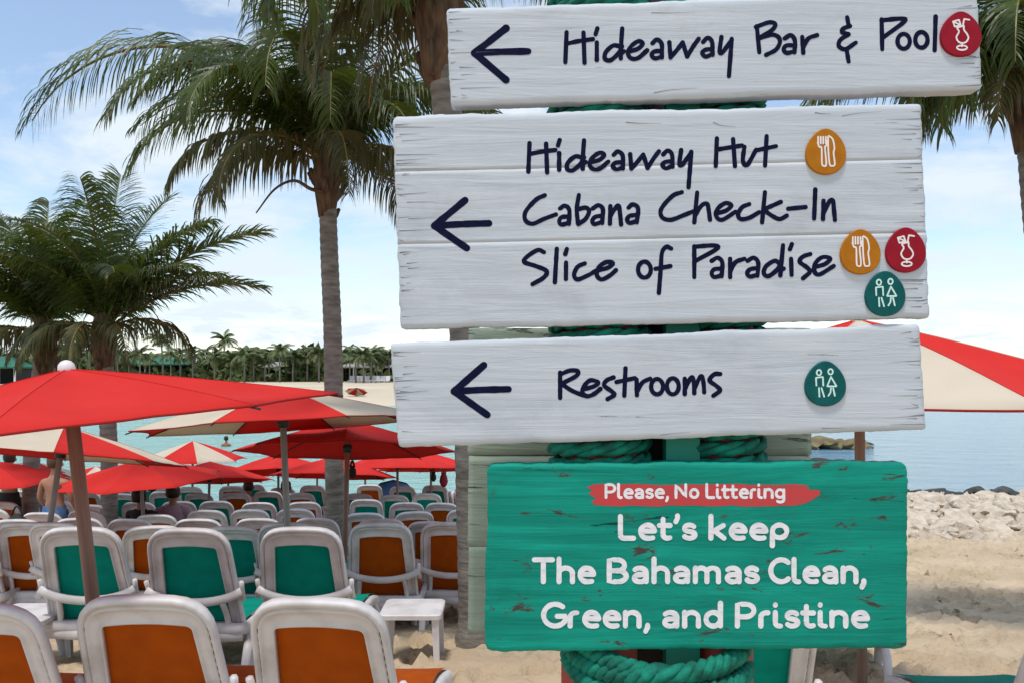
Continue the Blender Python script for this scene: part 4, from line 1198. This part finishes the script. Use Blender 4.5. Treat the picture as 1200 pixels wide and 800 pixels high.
def ell(cx_, cy_, rx, ry, a0=-90, a1=290, n=24): return [(cx_ + rx * math.cos(R(a0 + (a1 - a0) * i / n)), cy_ + ry * math.sin(R(a0 + (a1 - a0) * i / n))) for i in range(n + 1)]
HIDE = [[(67, 183), (60, 352)], [(162, 185), (168, 355)], [(65, 248), (140, 232), (215, 222)], [(237, 240), (237, 338)], [(240, 162), (230, 195)],
        [(372, 265), (330, 258), (288, 295), (283, 332), (315, 340), (358, 302), (380, 262)], [(380, 162), (374, 250), (372, 330)], [(372, 305), (390, 290)],
        [(425, 290), (470, 275), (495, 247), (470, 234), (430, 262), (412, 300), (430, 330), (470, 328), (520, 285)],
        [(550, 245), (575, 225), (602, 250), (603, 325)], [(603, 320), (565, 330), (545, 312), (560, 292), (600, 288)],
        [(645, 240), (652, 325)], [(652, 325), (690, 280), (720, 240)], [(720, 240), (745, 320)], [(745, 320), (780, 262), (810, 220)],
        [(835, 238), (860, 215), (885, 237), (888, 310)], [(888, 305), (850, 320), (830, 300), (848, 282), (885, 278)],
        [(938, 210), (928, 290), (942, 298), (970, 262), (996, 225)], [(996, 220), (980, 430)]]
BARPOOL = [[(70, 128), (82, 255)], [(65, 132), (130, 110), (160, 120), (140, 150), (78, 187)], [(78, 187), (150, 170), (182, 195), (165, 240), (115, 268)],
           [(205, 188), (235, 172), (255, 200), (252, 255)], [(252, 250), (215, 258), (200, 240), (215, 222), (250, 222)], [(290, 180), (295, 258)], [(295, 230), (320, 188), (362, 172)],
           [(508, 85), (515, 125)], [(522, 128), (490, 140), (485, 158), (515, 166)], [(515, 168), (475, 195), (468, 225), (500, 240), (550, 208)], [(505, 240), (515, 300)],
           [(675, 95), (678, 240)], [(675, 100), (770, 92), (785, 106), (680, 185)], ell(782, 202, 30, 36), ell(868, 195, 30, 38), [(937, 82), (932, 245)]]
HUT = [[(873, 82), (868, 200)], [(942, 85), (950, 200)], [(870, 130), (980, 112)], [(990, 118), (984, 178), (1003, 194), (1040, 130)], [(1085, 72), (1078, 198)], [(1045, 132), (1125, 115)]]
CAB = [[(205, 102), (150, 130), (85, 205), (85, 260), (130, 280), (200, 250), (275, 222)], [(300, 185), (330, 168), (358, 195), (355, 280)], [(352, 275), (310, 285), (295, 265), (310, 240), (352, 235)],
       [(418, 100), (405, 190), (412, 275)], [(412, 190), (460, 180), (482, 202), (460, 250), (415, 282)], [(505, 185), (540, 165), (568, 190), (563, 275)], [(560, 270), (515, 282), (502, 262), (520, 238), (562, 230)],
       [(615, 170), (612, 280)], [(612, 240), (640, 192), (666, 168), (676, 225), (682, 285)], [(728, 180), (755, 160), (788, 185), (780, 272)], [(778, 265), (735, 275), (720, 255), (735, 232), (780, 225)]]
SLICEOF = [[(200, 458), (160, 445), (92, 488), (78, 520), (150, 545), (215, 575), (200, 615), (128, 658)], [(280, 437), (268, 645)], [(338, 522), (337, 625)], [(343, 438), (333, 470)],
           [(455, 528), (410, 550), (388, 600), (410, 628), (470, 605), (530, 572)], [(535, 572), (600, 555), (630, 527), (590, 520), (545, 550), (530, 600), (560, 628), (610, 605), (650, 570)],
           ell(828, 567, 40, 50), [(995, 435), (965, 425), (938, 460), (930, 560), (918, 712)], [(898, 562), (990, 545)]]
CHECKIN = [[(195, 78), (140, 100), (75, 175), (80, 225), (130, 240), (200, 215), (262, 190)], [(285, 80), (268, 255)], [(270, 220), (310, 157), (342, 146), (352, 180), (360, 240)],
           [(400, 202), (455, 185), (485, 155), (450, 142), (405, 175), (395, 215), (430, 240), (510, 192)], [(590, 148), (550, 165), (525, 205), (540, 235), (590, 228), (648, 195)],
           [(682, 78), (665, 255)], [(775, 135), (672, 180)], [(672, 180), (730, 220), (770, 235), (810, 215)], [(818, 175), (920, 165)], [(977, 62), (970, 232)], [(1025, 128), (1022, 235)], [(1025, 200), (1060, 132), (1080, 128), (1086, 180), (1092, 240)]]
PARADISE = [[(268, 395), (268, 575)], [(268, 397), (385, 390), (400, 410), (275, 480)], [(370, 480), (405, 462), (432, 490), (428, 570)], [(428, 565), (385, 575), (370, 552), (385, 530), (428, 525)],
            [(478, 468), (478, 575)], [(480, 540), (510, 488), (562, 468)], [(580, 480), (615, 462), (642, 490), (638, 568)], [(635, 562), (595, 572), (578, 552), (595, 530), (638, 522)],
            [(772, 500), (740, 480), (690, 510), (675, 550), (700, 570), (745, 540), (778, 495)], [(788, 388), (772, 565)], [(772, 538), (792, 525)], [(835, 468), (838, 562)], [(840, 382), (828, 412)],
            [(948, 440), (905, 455), (885, 485), (930, 520), (945, 545), (905, 582)], [(980, 515), (1035, 498), (1065, 467), (1020, 458), (980, 490), (970, 535), (1000, 560), (1085, 510)]]
RESTROOMS = [[(132, 130), (132, 278)], [(132, 140), (190, 118), (235, 122), (225, 150), (140, 195)], [(140, 195), (200, 235), (268, 264)],
             [(268, 228), (330, 210), (355, 187), (310, 175), (275, 205), (262, 245), (290, 268), (330, 255), (368, 225)], [(445, 158), (405, 175), (390, 205), (435, 240), (450, 260), (410, 285)],
             [(515, 105), (508, 265)], [(462, 185), (570, 162)], [(580, 170), (582, 262)], [(585, 238), (615, 187), (660, 165)], ell(700, 212, 35, 45), ell(792, 210, 35, 47),
             [(862, 165), (862, 255)], [(862, 230), (890, 172), (908, 158), (916, 200), (918, 250)], [(918, 225), (945, 167), (962, 152), (972, 190), (976, 245)], [(1070, 138), (1035, 140), (1008, 175), (1050, 210), (1068, 235), (1030, 265)]]
def hand(ink, strokes, fx, wd=5.3):
    for k, s_ in enumerate(strokes):
        q = [fx(*p) for p in s_]
        ink.stroke(q if len(q) > 15 else catmull(q, 7), wd, seed=k)
def lettering(parent, groups, label):
    for (strokes, fx), lb in zip(groups, label):
        ink = Ink(); hand(ink, strokes, fx)
        ink.obj('lettering', M['navy_paint'], parent, 'navy hand-lettered ' + lb)
def arrow(parent, tip, tail, up, dn):
    ink = Ink()
    ink.stroke(catmull([tip, ((tip[0] + tail[0]) / 2, (tip[1] + tail[1]) / 2 - 0.5), tail], 6), 8.0)
    ink.stroke(catmull([up, tip], 8), 8.4); ink.stroke(catmull([tip, dn], 8), 8.2)
    ink.obj('arrow', M['navy_paint'], parent)

def badge(parent, cx_, cy_, w, h, m, icon, line):
    # rounded-egg plate with a raised face
    pts = []
    for i in range(40):
        a = 2 * math.pi * i / 40
        y = math.sin(a); x = math.cos(a)
        k = 1 + 0.13 * y - 0.10 * max(0, -y) ** 2
        pts.append((cx_ + x * w / 2 * k / 1.06, cy_ + y * h / 2))
    v = []; f = []
    for sc, dy in ((1.0, 0.002), (1.0, -0.004), (0.965, -0.0065)):
        for p in pts: v.append(SP(cx_ + (p[0] - cx_) * sc, cy_ + (p[1] - cy_) * sc, dy))
    for i in range(2):
        for k in range(40): f.append((i * 40 + k, (i + 1) * 40 + k, (i + 1) * 40 + (k + 1) % 40, i * 40 + (k + 1) % 40))
    f.append(tuple(80 + k for k in range(39, -1, -1)))
    pl = obj('badge', mesh('badge', v, f, m), parent)
    ink = Ink(); W = 1.9
    def st(ps, closed=False, sm=False):
        q = [(cx_ + x, cy_ + y) for x, y in ps]
        if closed: q = q + [q[0]]
        ink.stroke(catmull(q, 5) if sm else sum([list(catmull([q[i], q[i + 1]], 4)) for i in range(len(q) - 1)], []), W, depth=-0.0068)
    if icon == 'fork':
        for x in (-9.5, -6.5, -3.5, -0.5): st([(x, -17), (x, -9)])
        st([(-10, -10), (-8, -5), (-5.5, -4), (-5, 14), (-3, 17), (0, 15), (-1.5, -4), (0.5, -7), (0.5, -12)], sm=True)
        st([(2, -17), (2.5, 0), (4, 15), (7, 17), (10, 15), (8.5, 2), (9.5, -4), (7.5, -14), (3, -18)], sm=True)
    elif icon == 'drink':
        st([(-5, -6), (-3, -2), (-6, 4), (-4, 9), (0, 11), (5, 10), (8, 5), (6, 0), (3, -4), (2.5, -9)], sm=True)
        st([(0.5, 11), (0.5, 15)]); st(ell(0.5, 16.5, 6, 2.6, 0, 360, 14)); st([(-5, -7), (2, -9)])
        st([(-10, -14), (-3, -16), (-1, -10), (-8, -8)], closed=True); st([(-10, -14), (-1, -10)]); st([(1.5, -9), (3, -17), (9, -16)])
    else:
        st(ell(-8, -13, 2.7, 3.2, 0, 360, 12)); st(ell(5.5, -14, 2.7, 3.2, 0, 360, 12))
        st([(-11, 2), (-11.5, -7), (-3.5, -8), (-3, 2)]); st([(-8, 5), (-7.5, 15)]); st([(-5, 5), (-2, 15)])
        st([(6, -8), (1.5, 3), (12.5, 3)], closed=True); st([(6, 5), (5.5, 10), (3, 14)]); st([(8.5, 5), (10.5, 14)])
    ink.obj('symbol', line, pl)

# posts and ropes behind the boards
root = empty('sign_post', (SP(782, 435, 0.14).x, SD + 0.14, ground(2.1) - 0.05))
tag(root, 'pair of rope-wrapped posts with a flat teal stake carrying the sign boards', 'sign post')
gz0 = ground(2.15) - 0.25 - root.location.z
zt = SP(0, -60).z - root.location.z
def rl(p): return Vector(p) - root.location
posts = [(710, 0.15, 0.096), (866, 0.14, 0.070)]
for px, dy, rd in posts:
    c = rl(SP(px, 435, dy))
    b = MB(); b.lathe([(rd, gz0), (rd, zt)], 20, (c.x, c.y, 0)); obj('post', b.mesh('post', M['red_post'], True), root)
    # rope: three twisted strands wound round the post
    b = MB(); z0 = rl(SP(0, 772)).z; z1 = zt - 0.02; rr_ = 0.019; turns = (z1 - z0) / (rr_ * 2.02)
    n = int(turns * 30)
    for s_ in range(3):
        pts = []
        for i in range(n):
            a = 2 * math.pi * turns * i / n; tw = a * (rd + rr_) / 0.028 + s_ * 2.094
            rad = rd + rr_ * 0.95 + math.cos(tw) * rr_ * 0.5
            pts.append((c.x + math.cos(a) * rad, c.y + math.sin(a) * rad, z0 + (z1 - z0) * i / n + math.sin(tw) * rr_ * 0.5))
        b.tube(pts, rr_ * 0.56, 5)
    obj('rope', b.mesh('rope', M['rope'], True), root)
c = rl(SP(808, 435, 0.10)); b = MB(); b.box((c.x, c.y, (gz0 + zt) / 2), (0.082, 0.05, zt - gz0)); obj('upright', b.mesh('upright', M['teal_post']), root)
c = rl(SP(776, 435, 0.24)); b = MB(); b.box((c.x, c.y, (gz0 + zt) / 2), (0.14, 0.04, zt - gz0)); obj('upright', b.mesh('upright', M['gap_shade']), root)['label'] = 'dark stake added for the shade in the gap between the rope-wrapped posts'  # added box, its dark colour stands in for the shaded gap
# bundle round both posts under the green board
b = MB(); cxm = rl(SP(780, 435, 0.13))
for k in range(3):
    for s_ in range(3):
        pts = []
        n = 150
        for i in range(n):
            t = i / n; a = 2 * math.pi * t
            ex = 0.20 + 0.008 * k; ey = 0.135 + 0.006 * k
            x = ex * math.copysign(abs(math.cos(a)) ** 0.75, math.cos(a)); y = ey * math.sin(a)
            tw = a * 17 + s_ * 2.094
            z = rl(SP(0, 771 + k * 11)).z - (0.020, -0.012, 0.026)[k] * math.cos(a + (0.9, 0.2, 1.6)[k]) - 0.006 * math.sin(a * 3 + k) - 0.012 * (y < 0) * (1 - (x / ex) ** 2)
            pts.append((cxm.x + x + math.cos(tw) * 0.012 * math.cos(a), cxm.y + y + math.cos(tw) * 0.012 * math.sin(a), z + math.sin(tw) * 0.012))
        b.tube(pts, 0.0135, 5, closed=True)
obj('rope_bundle', b.mesh('rope_bundle', M['rope'], True), root)

# weathered boards at the back of the posts
root = empty('weathered_sign', SP(750, 745, 0.36)); tag(root, 'weathered pale green plank panel behind the posts and the green board', 'sign board')
SDo = SD
SD = 2.36; S = SD / F
ed = [384, 470, 533, 640, 744]
for k in range(4):
    me = board_mesh('plank', (549, ed[k] + 0.3), (951, ed[k] + 0.3), (951 + (k % 2), ed[k + 1] - 0.3), (548, ed[k + 1] - 0.3), M['pale_board'], 31 + k, 0.035, 0.7, 1.5, 60)
    o = obj('plank', me, root); o.location = -root.location
SD = SDo; S = SD / F

def sign_board(TL, TR, BR, BL, label, splits=(), m='white_board', seed=1, **kw):
    c = SP((BL[0] + BR[0]) / 2, (BL[1] + BR[1]) / 2)
    root = empty('sign_board', c); tag(root, label, 'sign board', 'sign boards')
    cuts = [0.0] + list(splits) + [1.0]
    def lp(a, b_, t): return (a[0] + (b_[0] - a[0]) * t, a[1] + (b_[1] - a[1]) * t)
    for k in range(len(cuts) - 1):
        g0 = 0.06 if k else 0; g1 = 0.06 if k < len(cuts) - 2 else 0
        h = BL[1] - TL[1]
        t0, t1 = cuts[k] + g0 / h, cuts[k + 1] - g1 / h
        kk = dict(kw)
        if len(cuts) > 2: kk['rt'] = 0.0 if k else 1.0; kk['rb'] = 0.0 if k < len(cuts) - 2 else 1.0
        me = board_mesh('plank', lp(TL, BL, t0), lp(TR, BR, t0), lp(TR, BR, t1), lp(TL, BL, t1), M[m], seed + k, **kk)
        o = obj('plank' if len(cuts) > 2 else 'board', me, root); o.location = -c
    rc = random.Random(seed * 7 + 1)
    def bp_(u, t):
        a = lp(TL, TR, u); d = lp(BL, BR, u); return lp(a, d, t)
    if m == 'white_board':
        nck = int((BL[1] - TL[1]) / 7)
        for k in range(nck * 2):
            left = k % 2 == 0
            t = rc.uniform(0.04, 0.96); ln = rc.choice((0.012, 0.02, 0.03, 0.05, 0.07)) * rc.uniform(0.7, 1.2)
            u0 = 0.004 + (rc.uniform(0, 0.02) if rc.random() < 0.4 else 0)
            us = [u0, u0 + ln * 0.5, u0 + ln]
            if not left: us = [1 - q for q in us]
            dt = rc.uniform(-2, 2) / (BL[1] - TL[1])
            ink = Ink(); ink.stroke(catmull([bp_(us[0], t), bp_(us[1], t + dt * 0.4), bp_(us[2], t + dt)], 6), rc.uniform(0.55, 1.1), depth=-0.0002, taper=0.85)
            ink.obj('crack', M['crack'], root)
        for k in range(max(2, nck // 8)):
            t = rc.choice((rc.uniform(0.03, 0.12), rc.uniform(0.86, 0.97), rc.uniform(0.2, 0.8))); u = rc.uniform(0.15, 0.85); ln = rc.uniform(0.02, 0.09); dt = rc.uniform(-6, 6) / (BL[1] - TL[1])
            if not 0.02 < t + dt < 0.98: dt = 0
            ink = Ink(); ink.stroke(catmull([bp_(u, t), bp_(u + ln * 0.4, t + dt * 0.7), bp_(u + ln, t + dt)], 6), rc.uniform(0.6, 1.0), depth=-0.0002, taper=0.8)
            ink.obj('crack', M['crack'], root)
    return root, c
def fix(root, c):
    for ch in root.children:
        if ch.name.split('.')[0] in ('lettering', 'arrow', 'badge', 'brush_stroke', 'crack'): ch.location = -c

r1, c1 = sign_board((523, 10), (1146, -12), (1152, 105), (528, 124), 'top white wooden sign board pointing to Hideaway Bar & Pool', seed=2)
f1 = lambda x, y: (650 + x / 4.8, y / 4.8)
f2 = lambda x, y: (870 + x / 4.138, y / 4.138)
arrow(r1, (556, 62.5), (619, 60.5), (593, 33.5), (593, 94))
lettering(r1, [(HIDE, f1), (BARPOOL[:7], f2), (BARPOOL[7:11], f2), (BARPOOL[11:], f2)], ('Hideaway', 'Bar', 'ampersand', 'Pool'))
badge(r1, 1125, 41, 51, 53, M['badge_red'], 'drink', M['badge_line'])
fix(r1, c1)

r2, c2 = sign_board((460, 136), (1080, 121), (1090, 373), (469, 386), 'large white sign board listing Hideaway Hut, Cabana Check-In and Slice of Paradise', splits=(0.262, 0.602), seed=5)
k2 = (811.5 - 617.5) / ((1003 - 52) / 4.8)
f3_ = lambda x, y: (617.5 + (x - 52) / 4.8 * k2, 168.0 + (y - 183) / 4.8 * 0.95 + (x - 52) / 951 * 3.0)
f3b = lambda x, y: (600 + x / 3.636, 140 + y / 3.636)
f4 = lambda x, y: (600 + x / 5.335, 210 + y / 5.335)
f5 = lambda x, y: (760 + x / 5, 210 + y / 5)
arrow(r2, (509, 265), (573, 262), (545, 235), (547, 291))
lettering(r2, [(HIDE, f3_), (HUT, f3b)], ('Hideaway', 'Hut'))
lettering(r2, [(CAB, f4), (CHECKIN, f5)], ('Cabana', 'Check-In'))
lettering(r2, [(SLICEOF[:6], f4), (SLICEOF[6:], f4), (PARADISE, f5)], ('Slice', 'of', 'Paradise'))
badge(r2, 967, 178.5, 50, 54, M['badge_orange'], 'fork', M['badge_line'])
badge(r2, 1007.5, 295.5, 50, 53, M['badge_orange'], 'fork', M['badge_line'])
badge(r2, 1060.5, 293.5, 50, 53, M['badge_red'], 'drink', M['badge_line'])
badge(r2, 1036.5, 344.5, 50, 53, M['badge_teal'], 'people', M['badge_line_mint'])
fix(r2, c2)

r3, c3 = sign_board((457, 402), (1078, 380), (1086, 503), (467, 524), 'long white wooden sign board pointing to Restrooms', seed=9)
f6 = lambda x, y: (630 + x / 5, 410 + y / 5)
arrow(r3, (532, 458), (596, 455.5), (567, 427.5), (571, 485.5))
lettering(r3, [(RESTROOMS, f6)], ('Restrooms',))
badge(r3, 966.5, 449, 51, 53, M['badge_teal'], 'people', M['badge_line_mint'])
fix(r3, c3)

r4, c4 = sign_board((571, 543), (1064, 541), (1064, 759), (568, 763), 'teal green sign board asking visitors to keep The Bahamas clean', m='green_board', seed=14, thick=0.05, rough=2.4, corner=9.0)
# rounded sans letters, cap height 1 (y up), stroke centre lines
def arc(cx_, cy_, rx, ry, a0, a1, n=12): return [(cx_ + rx * math.cos(R(a0 + (a1 - a0) * i / n)), cy_ + ry * math.sin(R(a0 + (a1 - a0) * i / n))) for i in range(n + 1)]
x_ = 0.60     # centre line height of lower-case letters
def n_(w=0.40, x0=0.1): return [[(x0, 0.1), (x0, x_)], arc(x0 + w / 2, x_ - 0.2, w / 2, 0.2, 180, 0) + [(x0 + w, 0.1)]]
def o_(cx_=0.31, rx=0.21): return [arc(cx_, 0.35, rx, 0.25, 90, 450, 22)]
def l_(x0=0.1, top=0.92): return [[(x0, top), (x0, 0.22)] + arc(x0 + 0.12, 0.22, 0.12, 0.12, 180, 270, 6) + [(x0 + 0.15, 0.1)]]
GL = {
 'P': (0.68, [[(0.1, 0.1), (0.1, 0.9), (0.32, 0.9)] + arc(0.34, 0.67, 0.24, 0.23, 90, -90) + [(0.1, 0.44)]]),
 'B': (0.72, [[(0.1, 0.5), (0.36, 0.5)] + arc(0.36, 0.3, 0.24, 0.2, 90, -90) + [(0.1, 0.1), (0.1, 0.9), (0.34, 0.9)] + arc(0.34, 0.7, 0.21, 0.2, 90, -90)]),
 'N': (0.80, [[(0.1, 0.1), (0.1, 0.88), (0.4, 0.5), (0.64, 0.12), (0.64, 0.9)]]),
 'L': (0.58, [[(0.1, 0.92), (0.1, 0.22)] + arc(0.22, 0.22, 0.12, 0.12, 180, 270, 6) + [(0.48, 0.1)]]),
 'T': (0.72, [[(0.08, 0.9), (0.62, 0.9)], [(0.35, 0.9), (0.35, 0.1)]]),
 'C': (0.74, [arc(0.44, 0.5, 0.33, 0.4, 48, 312, 20)]),
 'G': (0.78, [arc(0.44, 0.5, 0.34, 0.4, 50, 338, 20) + [(0.75, 0.46), (0.5, 0.46)]]),
 'l': (0.34, l_()),
 'e': (0.60, [[(0.14, 0.37), (0.5, 0.37)], arc(0.31, 0.35, 0.205, 0.25, 4, 268, 20) + [(0.38, 0.1), (0.46, 0.115)]]),
 'a': (0.60, [arc(0.28, 0.42, 0.19, 0.18, 140, 0, 10) + [(0.47, 0.1)], [(0.47, 0.36), (0.28, 0.36)] + arc(0.27, 0.23, 0.15, 0.13, 90, 270, 10) + [(0.36, 0.1), (0.46, 0.2)]]),
 's': (0.50, [arc(0.25, 0.475, 0.15, 0.125, 30, 230, 10) + [(0.25, 0.36)] + arc(0.25, 0.225, 0.16, 0.125, 55, -150, 10)]),
 ',': (0.26, [[(0.13, 0.13), (0.13, 0.05), (0.07, -0.1)]]),
 "'": (0.22, [[(0.12, 0.95), (0.12, 0.85), (0.07, 0.72)]]),
 'o': (0.62, o_()),
 'i': (0.34, l_(0.1, 0.6) + [[(0.1, 0.86), (0.1, 0.88)]]),
 't': (0.46, [[(0.16, 0.82), (0.16, 0.24)] + arc(0.29, 0.24, 0.13, 0.14, 180, 290, 6) + [(0.36, 0.12)], [(0.05, 0.58), (0.36, 0.58)]]),
 'r': (0.42, [[(0.1, 0.1), (0.1, 0.42)] + arc(0.27, 0.42, 0.17, 0.17, 180, 80, 7)]),
 'n': (0.62, n_()), 'h': (0.62, [[(0.1, 0.1), (0.1, 0.93)], arc(0.3, x_ - 0.2, 0.2, 0.2, 180, 0) + [(0.5, 0.1)]]),
 'm': (0.92, [[(0.1, 0.1), (0.1, x_)], arc(0.27, x_ - 0.17, 0.17, 0.17, 180, 0, 8) + [(0.44, 0.1)], arc(0.61, x_ - 0.17, 0.17, 0.17, 180, 0, 8) + [(0.78, 0.1)]]),
 'k': (0.58, [[(0.1, 0.1), (0.1, 0.93)], [(0.46, 0.58), (0.14, 0.34)], [(0.2, 0.38), (0.48, 0.1)]]),
 'p': (0.62, [[(0.1, -0.18), (0.1, 0.36)] + arc(0.31, 0.36, 0.21, 0.24, 180, -180, 22)]),
 'd': (0.64, [arc(0.31, 0.35, 0.21, 0.25, 0, 360, 22), [(0.52, 0.93), (0.52, 0.1)]]),
 'g': (0.64, [arc(0.31, 0.35, 0.21, 0.24, 0, 360, 22), [(0.52, 0.58), (0.52, 0.0)] + arc(0.32, -0.02, 0.2, 0.16, 0, -140, 8)]),
}
def word(ink, txt, xa, xb, base, cap, wd):
    adv = sum(GL[c][0] for c in txt)
    k = (xb - xa) / adv; x = xa
    for c in txt:
        w, ss = GL[c]
        for s_ in ss:
            q = [(x + px * k, base - py * cap) for px, py in s_]
            d = []
            for i in range(len(q) - 1): d += list(catmull([q[i], q[i + 1]], 2))[: -1]
            d.append(np.array(q[-1])); ink.stroke(d, wd, depth=-0.0006, seed=x)
        x += w * k
br = Ink()
rb = random.Random(4)
top = [(688, 570), (694, 567.5)] + [(700 + i * 12, 567.0 + rb.uniform(-0.9, 0.9)) for i in range(20)] + [(946, 568), (948, 573), (961, 574), (960, 580)]
bot = [(950, 586), (944, 589), (930, 592)] + [(918 - i * 12, 592 + rb.uniform(-1, 1.2)) for i in range(18)] + [(697, 591), (693, 587), (699, 584), (690, 578), (694, 574)]
poly = top + bot
cxp = 830.0
n0 = len(br.v)
for p in poly: br.v.append(SP(p[0], p[1], -0.0003))
br.f.append(tuple(range(len(poly))))
br.obj('brush_stroke', M['red_brush'], r4, 'red brushed band behind the small lettering')
def green_line(words, base, cap, wd, label=None):
    for t, xa, xb in words:
        ink = Ink(); word(ink, t, xa, xb, base, cap, wd)
        ink.obj('lettering', M['letter_white'], r4, 'white rounded lettering ' + t)
green_line([('Please,', 708, 785), ('No', 790, 820), ('Littering', 826, 921)], 584.2, 19, 3.4, 'white lettering Please, No Littering')
green_line([("Let's", 723, 818), ('keep', 829, 926)], 633, 31, 5.9, "white lettering Let's keep")
green_line([('The', 623, 699), ('Bahamas', 710, 891), ('Clean,', 899, 1017)], 684, 32, 6.1, 'white lettering The Bahamas Clean,')
green_line([('Green,', 633, 764), ('and', 774, 849), ('Pristine', 860, 1020)], 736, 32, 6.1, 'white lettering Green, and Pristine')
fix(r4, c4)
